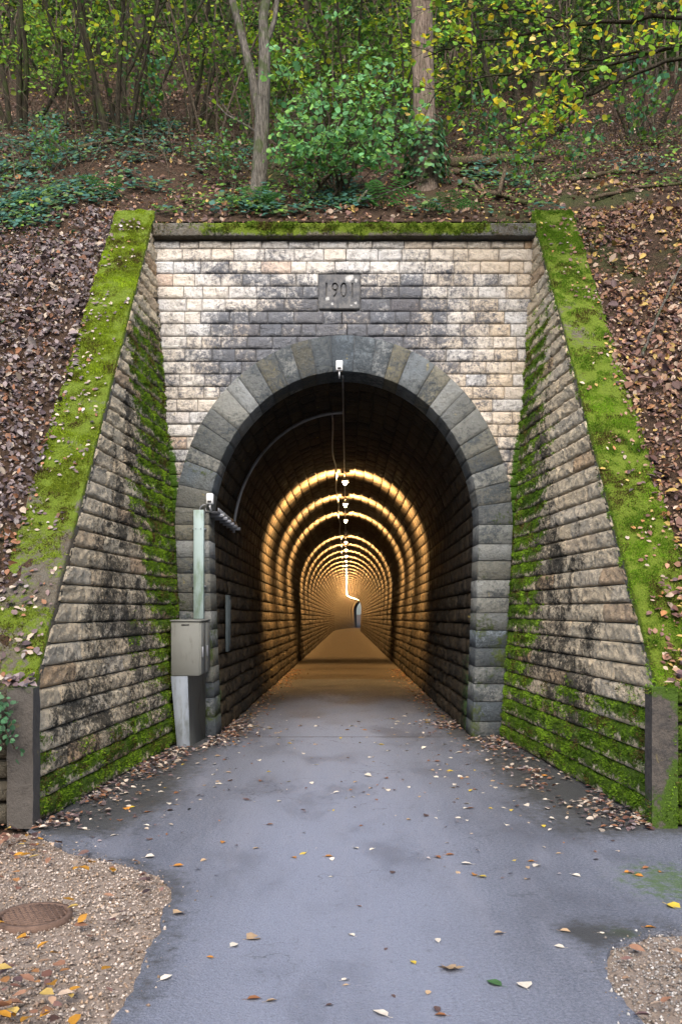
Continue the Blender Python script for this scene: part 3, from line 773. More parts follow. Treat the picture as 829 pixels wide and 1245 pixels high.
    for ax2, sg2 in ((0, -side), (1, -1), (2, 1), (0, side)):
        us = np.linspace(-1, 1, 7); vs2 = np.linspace(-1, 1, 25)
        U2, V2_ = np.meshgrid(us, vs2); h3 = np.array([0.095, 0.075, zt / 2])
        o3 = [i for i in range(3) if i != ax2]
        Q = np.zeros((*U2.shape, 3)); Q[..., ax2] = sg2; Q[..., o3[0]] = U2; Q[..., o3[1]] = V2_
        Q = Q * h3 + np.array([X0 + side * (px_in + 0.10), 6.44, zt / 2])
        Q = Q + (fbm(Q, 9, 66)[..., None] - 0.5) * 0.012
        Q = Q.reshape(-1, 3); f2 = np.array([[j * 7 + i, j * 7 + i + 1, (j + 1) * 7 + i + 1, (j + 1) * 7 + i] for j in range(24) for i in range(6)])
        z_ = Q[:, 2]
        if side > 0: mo = (sstep(0.6, 0.1, z_) * 0.45 + 0.5 * sstep(0.9, 1.02, z_) + 0.4 * sstep(2.28, 2.42, Q[:, 0] - X0)) * (0.8 + 1.0 * fbm(Q, 5, 67))
        else: mo = 0.15 + 0.35 * sstep(0.95, 1.02, z_)
        dens.add(Q, f2, stain=np.full(len(Q), 0.25 if side < 0 else 0.45), moss=np.clip(mo, 0, 1))
        if side > 0: add_moss_faces(('wing', side), Q, f2, np.clip(mo - 0.15, 0, 1))
    dens.build('end_post', M['concrete'], wing)
    # low retaining wall that runs out of frame beside the post
    rw = empty('retaining_wall', (X0 + side * 3.3, 6.45, 0), 'dark low rubble wall beside the concrete post under hanging plant' if side < 0 else 'low moss-covered rubble wall beside the mossy end post', 'retaining wall'); rw['kind'] = 'thing'
    def rsurf(u, v, side=side):
        u, v = np.broadcast_arrays(u, v); P = np.stack([u, np.full(u.shape, 6.43), v], -1); return P, np.broadcast_to(np.array([0, -1.0, 0]), P.shape)
    x_a = px_in + 0.195; V, F = box_vf((X0 + side * (x_a + 1.3), 6.60, 0.5), (2.6, 0.30, 1.0)); put('core', V, F, M['mortar_dark'], rw)
    z0 = 0.0; row = 0
    while z0 < 0.95:
        g = np.random.default_rng(800 + row + side); z1 = min(z0 + 0.14 + 0.08 * g.random(), 1.02); u = x_a
        while u < x_a + 2.5:
            u2 = u + 0.2 + 0.25 * g.random(); sid += 1
            a, b = (X0 + u, X0 + u2) if side > 0 else (X0 - u2, X0 - u)
            Vv, Ff, nf = rock_block(cst(a), cst(b), z0, z1, rsurf, 0.05, 0.05, sid, gap=0.012, depth=0.05)
            mo = np.full(len(Vv), 0.95 if side > 0 else 0.12) * (0.7 + 0.5 * fbm(Vv, 4, 90))
            put('stone', Vv, Ff, M['wing'], rw, {'stain': np.full(len(Vv), 0.9), 'moss': np.clip(mo, 0, 1)})
            if side > 0: add_moss_faces('rw', Vv, Ff[:nf], np.clip(mo, 0, 1))
            u = u2
        z0 = z1; row += 1
    WINGS[('rw', side)] = rw

# moss cushions: thousands of short blades growing on the mossy faces
def moss_blades(key, count, parent, seed, lmin=0.008, lmax=0.022, cols=((0.05, 0.10, 0.008), (0.16, 0.26, 0.015)), thr=0.35, name='moss'):
    g = np.random.default_rng(seed)
    Q = np.concatenate([q for q, m in MOSSQ[key]]); m = np.concatenate([m for q, m in MOSSQ[key]])
    A = np.linalg.norm(np.cross(Q[:, 1] - Q[:, 0], Q[:, 3] - Q[:, 0]), axis=1)
    w = A * np.clip((m - thr) / (1 - thr), 0, 1); w = w / w.sum()
    k = g.choice(len(Q), count, p=w); a, b = g.random(count), g.random(count)
    q = Q[k]; P = (q[:, 0] * ((1 - a) * (1 - b))[:, None] + q[:, 1] * (a * (1 - b))[:, None] + q[:, 2] * (a * b)[:, None] + q[:, 3] * ((1 - a) * b)[:, None])
    cl = fbm(P, 9.0, seed); keep = cl + m[k] * 0.36 > 0.56 + 0.2 * g.random(count)
    P = P[keep]; k = k[keep]; cl = cl[keep]; n = len(P)
    N = np.cross(Q[:, 1] - Q[:, 0], Q[:, 3] - Q[:, 0])[k]; N /= np.linalg.norm(N, axis=1)[:, None] + 1e-9
    N[(N[:, 1] > 0.3)] *= -1
    flip = (N[:, 2] < -0.2); N[flip] *= -1
    if isinstance(key, tuple) and key[0] == 'wing':
        s_ = -key[1]; bad = N[:, 0] * s_ < 0; N[bad] *= -1
    D = N + g.normal(0, 0.55, (n, 3)) + np.array([0, 0, 0.1]); D /= np.linalg.norm(D, axis=1)[:, None]
    S = np.cross(D, g.normal(0, 1, (n, 3))); S /= np.linalg.norm(S, axis=1)[:, None] + 1e-9
    L = (lmin + (lmax - lmin) * g.random(n) * (0.2 + cl * 1.5))[:, None]; P = P + N * (np.clip(cl - 0.45, 0, 1) * 0.05)[:, None]
    w_ = L * 0.30
    V = np.stack([P - S * w_ - N * 0.003, P + S * w_ - N * 0.003, P + D * L], 1).reshape(-1, 3)
    F = np.arange(3 * n).reshape(-1, 3)
    mixv = np.clip(0.25 + 1.8 * (fbm(P, 2.8, seed + 5) - 0.38) + g.normal(0, 0.2, n), 0, 1)[:, None]
    if isinstance(key, tuple) and key[0] == 'cop':
        # two moss species: yellow-green at one end of the slab row, dark or olive at the other
        w2 = np.clip(sstep(7.6, 9.8, P[:, 1]) + (fbm(P, 1.5, seed + 3) - 0.5) * 0.9, 0, 1)[:, None]
        if key[1] < 0: w2 = 1 - w2
        mixv = mixv * (1 - 0.6 * w2)
    c = np.array(cols[0]) * (1 - mixv) + np.array(cols[1]) * mixv
    br_ = (fbm(P, 5.0, seed + 9) + 0.25 * g.random(n) > 0.74)[:, None]; c = np.where(br_, np.array([0.11, 0.085, 0.03]) * (0.6 + 0.8 * g.random((n, 1))), c); C = np.repeat(c, 3, 0)
    o = put(name, V, F, M['moss'], parent, {'col': C}, origin=ORG[parent.name]); o['kind'] = 'stuff'; return o
moss_blades('portal', 40000, portal, 11, 0.008, 0.026, ((0.05, 0.09, 0.014), (0.17, 0.28, 0.025)), 0.2)
moss_blades(('wing', -1), 80000, WINGS[-1], 12, 0.007, 0.022, ((0.06, 0.12, 0.012), (0.28, 0.45, 0.035)), 0.15)
moss_blades(('wing', 1), 80000, WINGS[1], 13, 0.007, 0.022, ((0.05, 0.11, 0.012), (0.25, 0.42, 0.035)), 0.15)
moss_blades(('cop', -1), 90000, WINGS[-1], 14, 0.006, 0.018, ((0.15, 0.185, 0.022), (0.42, 0.58, 0.035)), 0.15)
moss_blades(('cop', 1), 90000, WINGS[1], 15, 0.006, 0.018, ((0.08, 0.16, 0.018), (0.31, 0.54, 0.035)), 0.15)
moss_blades('rw', 16000, WINGS[('rw', 1)], 16, 0.01, 0.03, ((0.03, 0.07, 0.008), (0.10, 0.19, 0.012)), 0.2)
# ------------------------------------------------------------------ tunnel lining
lin = empty('tunnel_lining', (X0, FY + 0.46, 0), 'arched stone block lining of the dark tunnel interior', 'tunnel lining'); lin['kind'] = 'thing'
PT = []
for z in np.linspace(0, AZ, 60, endpoint=False): PT.append([-float(in_x(np.array(z))), z])
for a in np.linspace(math.pi, 0, 240): PT.append([AI * math.cos(a), AZ + BI * math.sin(a)])
for z in np.linspace(AZ, 0, 61)[1:]: PT.append([float(in_x(np.array(z))), z])
PT = np.array(PT); PS = np.concatenate([[0], np.cumsum(np.linalg.norm(np.diff(PT, axis=0), axis=1))]); PL = PS[-1]
def prof(sv):
    x = np.interp(sv, PS, PT[:, 0]); z = np.interp(sv, PS, PT[:, 1]); e = 0.01
    dx = np.interp(sv + e, PS, PT[:, 0]) - np.interp(sv - e, PS, PT[:, 0]); dz = np.interp(sv + e, PS, PT[:, 1]) - np.interp(sv - e, PS, PT[:, 1])
    l = np.hypot(dx, dz) + 1e-9
    return x, z, dz / l, -dx / l                        # point and inward normal (x, z)
def tun(y, sv, off):
    """point of the lining surface pushed inward by off"""
    ax, az = axis(y); x, z, nx_, nz_ = prof(sv)
    return np.stack(np.broadcast_arrays(ax + x + nx_ * off, np.asarray(y, float) + 0 * x, az + z + nz_ * off), -1)
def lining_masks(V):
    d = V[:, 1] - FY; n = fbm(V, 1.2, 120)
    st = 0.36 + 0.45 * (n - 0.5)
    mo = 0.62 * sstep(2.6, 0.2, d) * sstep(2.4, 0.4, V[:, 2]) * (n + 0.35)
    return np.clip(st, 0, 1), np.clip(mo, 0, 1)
# smooth backing shell behind the blocks
sy = np.concatenate([np.arange(FY + 0.44, 60, 1.0), np.arange(60, 142.5, 2.0)]); ns_ = 65
SS = np.linspace(0, PL, ns_)
V = np.concatenate([tun(np.full(ns_, y), SS, -0.03 if y < 109 else -0.005) for y in sy])
F = []
NY0, NY1 = 29.4, 30.2
for j in range(len(sy) - 1):
    for i in range(ns_ - 1):
        F.append([j * ns_ + i, (j + 1) * ns_ + i, (j + 1) * ns_ + i + 1, j * ns_ + i + 1])
F = np.array(F); fc = V[F].mean(1)
F = F[~((fc[:, 1] > 29.2) & (fc[:, 1] < 30.5) & (fc[:, 0] < 0) & (fc[:, 2] < 1.9))]
t = NT('lining_backing'); p = t.pos()
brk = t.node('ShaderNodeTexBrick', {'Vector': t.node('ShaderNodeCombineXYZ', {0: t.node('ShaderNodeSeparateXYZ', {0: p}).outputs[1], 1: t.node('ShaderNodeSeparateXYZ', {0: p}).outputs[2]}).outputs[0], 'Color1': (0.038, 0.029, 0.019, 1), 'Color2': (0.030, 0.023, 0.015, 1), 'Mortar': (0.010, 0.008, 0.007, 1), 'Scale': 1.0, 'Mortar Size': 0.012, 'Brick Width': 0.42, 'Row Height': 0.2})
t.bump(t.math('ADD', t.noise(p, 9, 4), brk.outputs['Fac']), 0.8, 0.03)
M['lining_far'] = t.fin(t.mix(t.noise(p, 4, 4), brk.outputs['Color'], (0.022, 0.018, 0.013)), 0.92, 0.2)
put('shell', V, F, M['lining_far'], lin, origin=ORG[lin.name])
# refuge niche in the side wall
mb = MB()
nx0 = float(axis(29.9)[0]) - 1.60; nz = float(axis(29.9)[1])
for (c_, s_) in (((nx0 - 0.75, 29.95, nz + 1.0), (0.05, 1.3, 2.2)), ((nx0 - 0.38, 29.36, nz + 1.0), (0.75, 0.05, 2.2)), ((nx0 - 0.38, 30.55, nz + 1.0), (0.75, 0.05, 2.2)), ((nx0 - 0.38, 29.95, nz + 2.02), (0.75, 1.3, 0.06))):
    mb.box(c_, s_)
mb.build('refuge_niche', M['mortar_dark'], lin)
NC = 54; sedge = np.linspace(0, PL, NC + 1)
def lining_stone(y0, y1, s0, s1, g, fine):
    gp = 0.005; z_m = prof((s0 + s1) / 2)[1]
    rocky = z_m < 1.95
    nu = 4 if (fine and rocky) else (3 if fine or rocky else 2); nv = 3 if (rocky or fine) else 2
    ys_ = np.linspace(y0 + gp, y1 - gp, nu + 1); ss_ = np.linspace(s0 + gp, s1 - gp, nv + 1)
    # border vertices lie back in the joint, inner ones stand proud
    yl = np.concatenate([[ys_[0]], [ys_[0] + 0.014], ys_[1:-1], [ys_[-1] - 0.014], [ys_[-1]]]); sl_ = np.concatenate([[ss_[0]], [ss_[0] + 0.014], ss_[1:-1], [ss_[-1] - 0.014], [ss_[-1]]])
    Y, S = np.meshgrid(yl, sl_)
    o_ = np.full(Y.shape, -0.032)
    amp = 0.034 if rocky else 0.008
    base = (g.random() - 0.4) * (0.03 if rocky else 0.007)
    o_[1:-1, 1:-1] = base + (g.random((Y.shape[0] - 2, Y.shape[1] - 2)) - 0.35) * amp
    if rocky: o_[2:-2, 2:-2] += 0.012
    V = tun(Y.ravel(), S.ravel(), o_.ravel()); nu_ = len(yl)
    F = [[j * nu_ + i, j * nu_ + i + 1, (j + 1) * nu_ + i + 1, (j + 1) * nu_ + i] for j in range(len(sl_) - 1) for i in range(nu_ - 1)]
    return V, np.array(F)
g = np.random.default_rng(77); cnt = 0
YEND = 108.0; far = []
for c_ in range(NC):
    y = FY + 0.465; first = True; s0, s1 = sedge[c_], sedge[c_ + 1]
    xm, zm = prof((s0 + s1) / 2)[:2]
    while y < YEND:
        ln = 0.30 + 0.28 * g.random()
        if first: ln = 0.22 + 0.3 * g.random(); first = False
        if y > 55: ln *= 1.6
        y1 = y + ln
        if not (xm < 0 and zm < 2.0 and y1 > NY0 - 0.1 and y < NY1 + 0.2):
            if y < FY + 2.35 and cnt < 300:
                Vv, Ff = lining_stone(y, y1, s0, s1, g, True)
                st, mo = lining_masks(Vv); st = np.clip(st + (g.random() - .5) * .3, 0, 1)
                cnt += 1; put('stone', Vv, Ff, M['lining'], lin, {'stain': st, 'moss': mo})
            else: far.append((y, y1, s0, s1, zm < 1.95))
        y = y1
far = np.array(far, float); rest = MB()
for rocky in (0, 1):
    q = far[far[:, 4] == rocky]; n = len(q); nu, nv = (3, 3) if rocky else (2, 2)
    tu = np.linspace(0, 1, nu + 1); tv = np.linspace(0, 1, nv + 1)
    U = np.concatenate([[0], [0.035], tu[1:-1], [0.965], [1]]); Vt = np.concatenate([[0], [0.07], tv[1:-1], [0.93], [1]])
    a, b = len(U), len(Vt)
    Y = (q[:, 0] + 0.005)[:, None, None] + (q[:, 1] - q[:, 0] - 0.01)[:, None, None] * U[None, None, :] + np.zeros((1, b, 1))
    S = (q[:, 2] + 0.005)[:, None, None] + (q[:, 3] - q[:, 2] - 0.01)[:, None, None] * Vt[None, :, None] + np.zeros((1, 1, a))
    O = np.full(Y.shape, -0.032); amp = 0.040 if rocky else 0.009
    O[:, 1:-1, 1:-1] = ((g.random((n, 1, 1)) - 0.4) * (0.035 if rocky else 0.008)) + (g.random((n, b - 2, a - 2)) - 0.35) * amp
    if rocky: O[:, 2:-2, 2:-2] += 0.014
    Vv = tun(Y.ravel(), S.ravel(), O.ravel())
    f1 = np.array([[jj * a + ii, jj * a + ii + 1, (jj + 1) * a + ii + 1, (jj + 1) * a + ii] for jj in range(b - 1) for ii in range(a - 1)])
    Ff = (np.arange(n)[:, None, None] * (a * b) + f1[None]).reshape(-1, 4)
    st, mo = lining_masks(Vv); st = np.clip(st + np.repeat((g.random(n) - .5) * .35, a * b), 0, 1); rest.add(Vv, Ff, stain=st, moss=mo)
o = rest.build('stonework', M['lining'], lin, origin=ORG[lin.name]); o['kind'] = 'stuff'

# ------------------------------------------------------------------ lamps along the crown
ORD = ['first', 'second', 'third', 'fourth', 'fifth', 'sixth', 'seventh', 'eighth', 'ninth', 'tenth', 'eleventh', 'twelfth']
ORDX = ORD + ['thirteenth', 'fourteenth', 'fifteenth', 'sixteenth', 'seventeenth', 'eighteenth', 'nineteenth', 'twentieth'] + ['twenty-' + w for w in ORD[:9]] + ['thirtieth'] + ['thirty-' + w for w in ORD[:9]]
LAMPY = [18.3 + 3.6 * i for i in range(34)]
OFF = {3}
hv, hf = box_vf((0, 0, 0.045), (0.13, 0.34, 0.05), 0.008)
sv_, sf_ = box_vf((0, 0, 0.10), (0.03, 0.03, 0.07))
me_h = fast_mesh('housing', np.vstack([hv, sv_]), np.vstack([hf, sf_ + len(hv)])); me_h.materials.append(M['galv'])
bv, bf = tube_vf(np.array([[0, -0.13, 0], [0, -0.125, 0], [0, 0.125, 0], [0, 0.13, 0]], float), [0.012, 0.03, 0.03, 0.012], 8)
me_b = fast_mesh('bulb', bv, bf, smooth=True); me_b.materials.append(M['glow'])
me_o = fast_mesh('dead_bulb', bv, bf, smooth=True); me_o.materials.append(M['lamp_off'])
ld = bpy.data.lights.new('lamp_light', 'POINT'); ld.energy = 1500; ld.color = (1.0, 0.57, 0.21); ld.shadow_soft_size = 0.05
ld.use_nodes = True
ln_ = ld.node_tree.nodes; ll = ld.node_tree.links; em = ln_['Emission']
# photometric distribution of the luminaire: a fan across the tunnel, cut off along it
geo = ln_.new('ShaderNodeNewGeometry'); sp = ln_.new('ShaderNodeSeparateXYZ'); ll.new(geo.outputs['Incoming'], sp.inputs[0])
ab = ln_.new('ShaderNodeMath'); ab.operation = 'ABSOLUTE'; sh_ = ln_.new('ShaderNodeMath'); sh_.operation = 'SUBTRACT'; ll.new(sp.outputs[1], sh_.inputs[0]); sh_.inputs[1].default_value = 0.20; ll.new(sh_.outputs[0], ab.inputs[0])
mr_ = ln_.new('ShaderNodeMapRange'); mr_.interpolation_type = 'SMOOTHSTEP'
ll.new(ab.outputs[0], mr_.inputs[0]); mr_.inputs[1].default_value = 0.0; mr_.inputs[2].default_value = 0.42; mr_.inputs[3].default_value = 1.0; mr_.inputs[4].default_value = 0.0
wd = ln_.new('ShaderNodeMapRange'); ll.new(sp.outputs[2], wd.inputs[0]); wd.inputs[1].default_value = -0.35; wd.inputs[2].default_value = -1.0; wd.inputs[3].default_value = 0.66; wd.inputs[4].default_value = 0.66
ll.new(wd.outputs[0], mr_.inputs[2])
dn_ = ln_.new('ShaderNodeMapRange'); ll.new(sp.outputs[2], dn_.inputs[0]); dn_.inputs[1].default_value = -0.80; dn_.inputs[2].default_value = -0.97; dn_.inputs[3].default_value = 1.0; dn_.inputs[4].default_value = 0.16
ml_ = ln_.new('ShaderNodeMath'); ml_.operation = 'MULTIPLY'; ll.new(mr_.outputs[0], ml_.inputs[0]); ll.new(dn_.outputs[0], ml_.inputs[1])
ll.new(ml_.outputs[0], em.inputs['Strength'])
nlit = 0
for i, y in enumerate(LAMPY):
    ax, az = axis(y); loc = (float(ax), y, float(az) + AZ + BI - 0.26)
    lit = i not in OFF
    if lit: nlit += 1
    if not lit: lab = 'unlit lamp under the tunnel crown in the gap after third lit lamp'
    else: lab = ORDX[nlit - 1] + ' lit lamp from the tunnel mouth, hanging under the crown'
    L = empty('tunnel_lamp', loc, lab, 'lamp', 'lamps along the tunnel crown')
    h_ = bpy.data.objects.new('housing', me_h); COL.objects.link(h_); h_.parent = L
    b_ = bpy.data.objects.new('bulb', me_b if lit else me_o); COL.objects.link(b_); b_.parent = L
    if lit:
        lo = bpy.data.objects.new('lamp_light', ld); COL.objects.link(lo); lo.parent = L; lo.location = (0, 0, -0.34)

# cables under the crown
def cable(name, pts, r, mat, label, cat, group=None, sides=6):
    V, F = tube_vf(np.array(pts), r, sides); o = put(name, V, F, mat, smooth=True); return tag(o, label, cat, group)
def crown(y, dx, drop):
    ax, az = axis(y); return np.array([float(ax) + dx, y, float(az) + AZ + BI * math.sqrt(max(0, 1 - (dx / AI) ** 2)) - drop])
cable('cable', [crown(y, -0.015, 0.05 + 0.02 * math.sin(y * 2.6)) for y in np.arange(11.0, 60, 0.4)], 0.012, M['galv'], 'thin grey cable along tunnel crown from white box to lamps', 'cable')
cable('cable', [crown(y, -0.20 - 0.02 * math.sin(y * 1.3), 0.07 + 0.03 * math.sin(y * 1.7)) for y in np.arange(12.8, 55, 0.4)], 0.014, M['galv'], 'sagging cable left of the lamps under the tunnel crown', 'cable')
# white box at the keystone
def sensor(c, w, h, d, label):
    r = empty('motion_sensor', c, label, 'sensor', 'white sensor boxes on the arch')
    V, F = box_vf(c, (w, d, h), 0.008); put('casing', V, F, M['white_plastic'], r)
    V, F = box_vf((c[0], c[1] - d / 2 - 0.004, c[2] - h * 0.30), (w * 0.55, 0.014, h * 0.2), 0.003); put('lens', V, F, M['black_plastic'], r)
    V, F = tube_vf(np.array([[c[0], c[1], c[2] - h / 2 - 0.002], [c[0], c[1] + 0.0, c[2] - h / 2 - 0.04], [c[0], c[1] + 0.06, c[2] - h / 2 - 0.075]]), 0.011, 6); put('cable_gland', V, F, M['white_plastic'], r)
c1 = W(412.5, 445, 10.87); sensor(tuple(c1), 0.082, 0.125, 0.08, 'white sensor box on the keystone at top of the arch')
c2 = W(255.5, 606.5, 10.87); sensor(tuple(c2), 0.085, 0.13, 0.08, 'white sensor box on arch side above the grey cable duct')

# ------------------------------------------------------------------ electrical cabinet
cab = empty('electrical_cabinet', (-1.8, 10.5, 0), 'grey electrical cabinet on a pedestal against the mossy wall', 'electrical cabinet')
XL, XR, Y0c, Y1c, Z0c, Z1c = -1.99, -1.655, 10.18, 10.90, 0.83, 1.465
V, F = box_vf(((XL + XR) / 2, (Y0c + Y1c) / 2, (Z0c + Z1c) / 2), (XR - XL, Y1c - Y0c, Z1c - Z0c), 0.008); put('body', V, F, M['cabinet'], cab)
V, F = box_vf(((XL + XR) / 2 + 0.004, (Y0c + Y1c) / 2, Z1c + 0.012), (XR - XL + 0.03, Y1c - Y0c + 0.03, 0.02), 0.005); put('roof', V, F, M['cabinet'], cab)
ymid = (Y0c + Y1c) / 2
for ya, yb in ((Y0c + 0.008, ymid - 0.004), (ymid + 0.004, Y1c - 0.008)):
    V, F = box_vf((XR + 0.007, (ya + yb) / 2, (Z0c + Z1c) / 2), (0.018, yb - ya, Z1c - Z0c - 0.03), 0.004); d_ = put('door', V, F, M['cabinet'], cab)
    V, F = box_vf((XR + 0.026, ya + 0.06, (Z0c + Z1c) / 2 - 0.04), (0.022, 0.028, 0.13), 0.005); put('handle', V, F, M['galv'], d_)
V, F = box_vf(((XL + XR) / 2, Y0c - 0.003, Z1c - 0.035), (0.09, 0.006, 0.012)); put('vent_slot', V, F, M['black_plastic'], cab)
# tapered pedestal: pale front plate and a darker folded skirt
pb = np.array([[-1.985, 10.19, Z0c], [-1.80, 10.19, Z0c], [-1.69, 10.86, Z0c], [-1.985, 10.86, Z0c], [-1.915, 10.20, 0], [-1.775, 10.20, 0], [-1.69, 10.86, 0], [-1.915, 10.86, 0]])
put('skirt', pb, [[1, 2, 6, 5], [2, 3, 7, 6], [3, 0, 4, 7], [0, 1, 2, 3]], M['cabinet'], cab)
pf = np.array([[-1.992, 10.183, Z0c - 0.004], [-1.796, 10.183, Z0c - 0.004], [-1.771, 10.193, 0.0], [-1.922, 10.193, 0.0]])
pfb = pf + np.array([0, 0.012, 0])
put('front_plate', np.vstack([pf, pfb]), [[0, 3, 2, 1], [0, 1, 5, 4], [1, 2, 6, 5], [3, 0, 4, 7], [4, 5, 6, 7]], M['pedestal'], cab)
# cable duct up the jamb
duct = empty('cable_duct', (-1.775, 10.9, Z1c + 0.03), 'tall pale metal cable duct rising from the cabinet', 'cable duct')
dz0, dz1 = Z1c + 0.025, 2.855
V, F = box_vf((-1.778, 10.895, (dz0 + dz1) / 2), (0.125, 0.085, dz1 - dz0), 0.006); put('channel', V, F, M['trunking'], duct)
for zz_ in (1.9, 2.62):
    V, F = box_vf((-1.778, 10.915, zz_), (0.17, 0.03, 0.022)); put('clamp', V, F, M['galv'], duct)
for sx in (-0.03, 0.03):
    V, F = tube_vf(np.array([[-1.778 + sx, 10.853, 2.62], [-1.778 + sx, 10.845, 2.62]]), 0.008, 6); put('bolt', V, F, M['galv'], duct)
a = np.linspace(0, math.pi, 14)
cable('cable', np.stack([-1.70 - 0.075 * np.cos(a) , np.full(14, 10.90), 2.84 + 0.085 * np.sin(a)], -1), 0.009, M['galv'], 'short looped cable from duct top to the cable tray', 'cable')
# cable tray on brackets running into the tunnel
tray = empty('cable_tray', (-1.58, 11.9, 2.83), 'dark slotted cable tray on brackets entering the tunnel', 'cable tray')
mb = MB()
for xo in (-0.10, 0.06):
    mb.box((-1.60 + xo, 11.9, 2.86), (0.012, 1.95, 0.055))
mb.box((-1.62, 11.9, 2.838), (0.16, 1.95, 0.006)); mb.build('rail', M['galv'], tray)
for yy in np.arange(11.1, 12.9, 0.36):
    V, F = box_vf((-1.60, yy, 2.81), (0.22, 0.045, 0.045), 0.004); put('bracket', V, F, M['galv'], tray)
# hoop conduit following the arch
ht = np.linspace(math.pi * 0.985, math.pi * 0.50, 40); hx = (AI - 0.055) * np.cos(ht); hzv = AZ + (BI - 0.055) * np.sin(ht); ax, az = axis(12.9)
cable('conduit', np.stack([float(ax) + hx, np.full(40, 12.9), float(az) + hzv], -1), 0.022, M['galv'], 'pale curved conduit hugging the tunnel vault up to the crown', 'conduit', sides=8)
# narrow metal panel on the inner wall
pan = empty('wall_panel', (-1.62, 12.05, 1.03), 'narrow tall metal panel fixed on the inner tunnel wall', 'wall panel'); pan['kind'] = 'thing'
xw = float(axis(12.05)[0]) - 1.66
V, F = box_vf((xw + 0.05, 12.05, 1.42), (0.04, 0.26, 0.78), 0.008); put('casing', V, F, M['dull'], pan)
V, F = box_vf((xw + 0.078, 12.05, 1.42), (0.010, 0.18, 0.66), 0.004); put('cover', V, F, M['dull'], pan)

# ------------------------------------------------------------------ drain cover
dc = GP(42, 1112); drain = empty('drain_cover', (float(dc[0]), float(dc[1]), -0.03), 'round rusty iron grid drain cover in the gravel', 'drain cover')
an = np.linspace(0, 2 * math.pi, 33)
R0 = 0.165
V = []; 
prof_ = [(R0 + 0.03, 0.0), (R0 + 0.03, 0.035), (R0 + 0.004, 0.035), (R0 + 0.004, 0.0)]
for a in an[:-1]:
    for r_, z_ in prof_: V.append([dc[0] + r_ * math.cos(a), dc[1] + r_ * math.sin(a), -0.032 + z_])
F = [[i * 4 + k, ((i + 1) % 32) * 4 + k, ((i + 1) % 32) * 4 + k + 1, i * 4 + k + 1] for i in range(32) for k in range(3)]
put('frame', V, F, M['rust'], drain)
V = [[dc[0], dc[1], -0.020]] + [[dc[0] + R0 * math.cos(a), dc[1] + R0 * math.sin(a), -0.020] for a in an[:-1]]
F = [[0, 1 + i, 1 + (i + 1) % 32, 1 + (i + 2) % 32] for i in range(0, 32, 2)]
put('plate', V, F, M['rust'], drain)
mb = MB()
rt = rotz(0.5)
for k in range(-6, 7):
    u = k * 0.030; L_ = 2 * math.sqrt(max(0.0, R0 ** 2 - u ** 2)) - 0.02
    if L_ > 0.05:
        for ang in (0.5, 0.5 + math.pi / 2):
            c_ = rotz(ang) @ np.array([u, 0, 0]); mb.box((dc[0] + c_[0], dc[1] + c_[1], -0.008 + (0.0015 if ang > 1 else 0)), (0.011, L_, 0.022), rot=rotz(ang))
mb.build('grid', M['rust'], drain)
# ------------------------------------------------------------------ leaves as numpy instances
LEAF6 = np.array([[0, 0, 0], [0.26, 0.22, 0.05], [0.30, 0.58, 0.07], [0, 1.0, -0.02], [-0.30, 0.58, 0.07], [-0.26, 0.22, 0.05]])
LEAFQ = np.array([[0, 1, 2, 3], [0, 3, 4, 5]])
def leaves_vf(P, N, size, g, heading=None, wid=1.0, curl=0.0):
    """P positions, N up-normals, one folded leaf each"""
    n = len(P); N = N / (np.linalg.norm(N, axis=1)[:, None] + 1e-9)
    H = g.normal(0, 1, (n, 3)) if heading is None else heading + g.normal(0, 0.35, (n, 3))
    H = H - N * (H * N).sum(1)[:, None]; H /= np.linalg.norm(H, axis=1)[:, None] + 1e-9
    S = np.cross(H, N)
    T = np.broadcast_to(LEAF6, (n, 6, 3)).copy()
    T[:, :, 0] *= wid * (0.75 + 0.5 * g.random((n, 1)))
    cz = curl * (g.random((n, 1)) - 0.25)
    T[:, :, 2] += cz * (np.abs(LEAF6[:, 0]) * 1.6 + (LEAF6[:, 1] - 0.5) ** 2 * 1.2)[None]
    T[:, [0, 3], 1] += 0
    T = T * np.broadcast_to(np.asarray(size), (n,))[:, None, None]
    V = P[:, None] + T[:, :, 0:1] * S[:, None] + T[:, :, 1:2] * H[:, None] + T[:, :, 2:3] * N[:, None]
    F = (np.arange(n)[:, None, None] * 6 + LEAFQ[None]).reshape(-1, 4)
    return V.reshape(-1, 3), F
def pick(cols, n, g, p=None, var=0.25):
    cols = np.array(cols); c = cols[g.choice(len(cols), n, p=p)] * (1 + var * g.normal(0, 1, (n, 1))); return np.clip(c, 0.004, 0.9)
BROWN = [(0.20, 0.10, 0.06), (0.26, 0.14, 0.085), (0.14, 0.065, 0.045), (0.30, 0.19, 0.12), (0.40, 0.30, 0.22), (0.30, 0.14, 0.05), (0.10, 0.06, 0.06), (0.20, 0.11, 0.09), (0.13, 0.07, 0.055), (0.42, 0.29, 0.08)]
GREYP = [(0.17, 0.125, 0.12), (0.24, 0.19, 0.19), (0.11, 0.075, 0.078), (0.31, 0.27, 0.26), (0.38, 0.31, 0.24), (0.26, 0.12, 0.06), (0.08, 0.055, 0.058), (0.15, 0.10, 0.095), (0.12, 0.09, 0.09)]
def hill_normal(x, y):
    e = 0.08; dx = (hill_z(x + e, y) - hill_z(x - e, y)) / (2 * e); dy = (hill_z(x, y + e) - hill_z(x, y - e)) / (2 * e)
    N = np.stack([-dx, -dy, np.ones_like(dx)], -1); return N / np.linalg.norm(N, axis=1)[:, None]
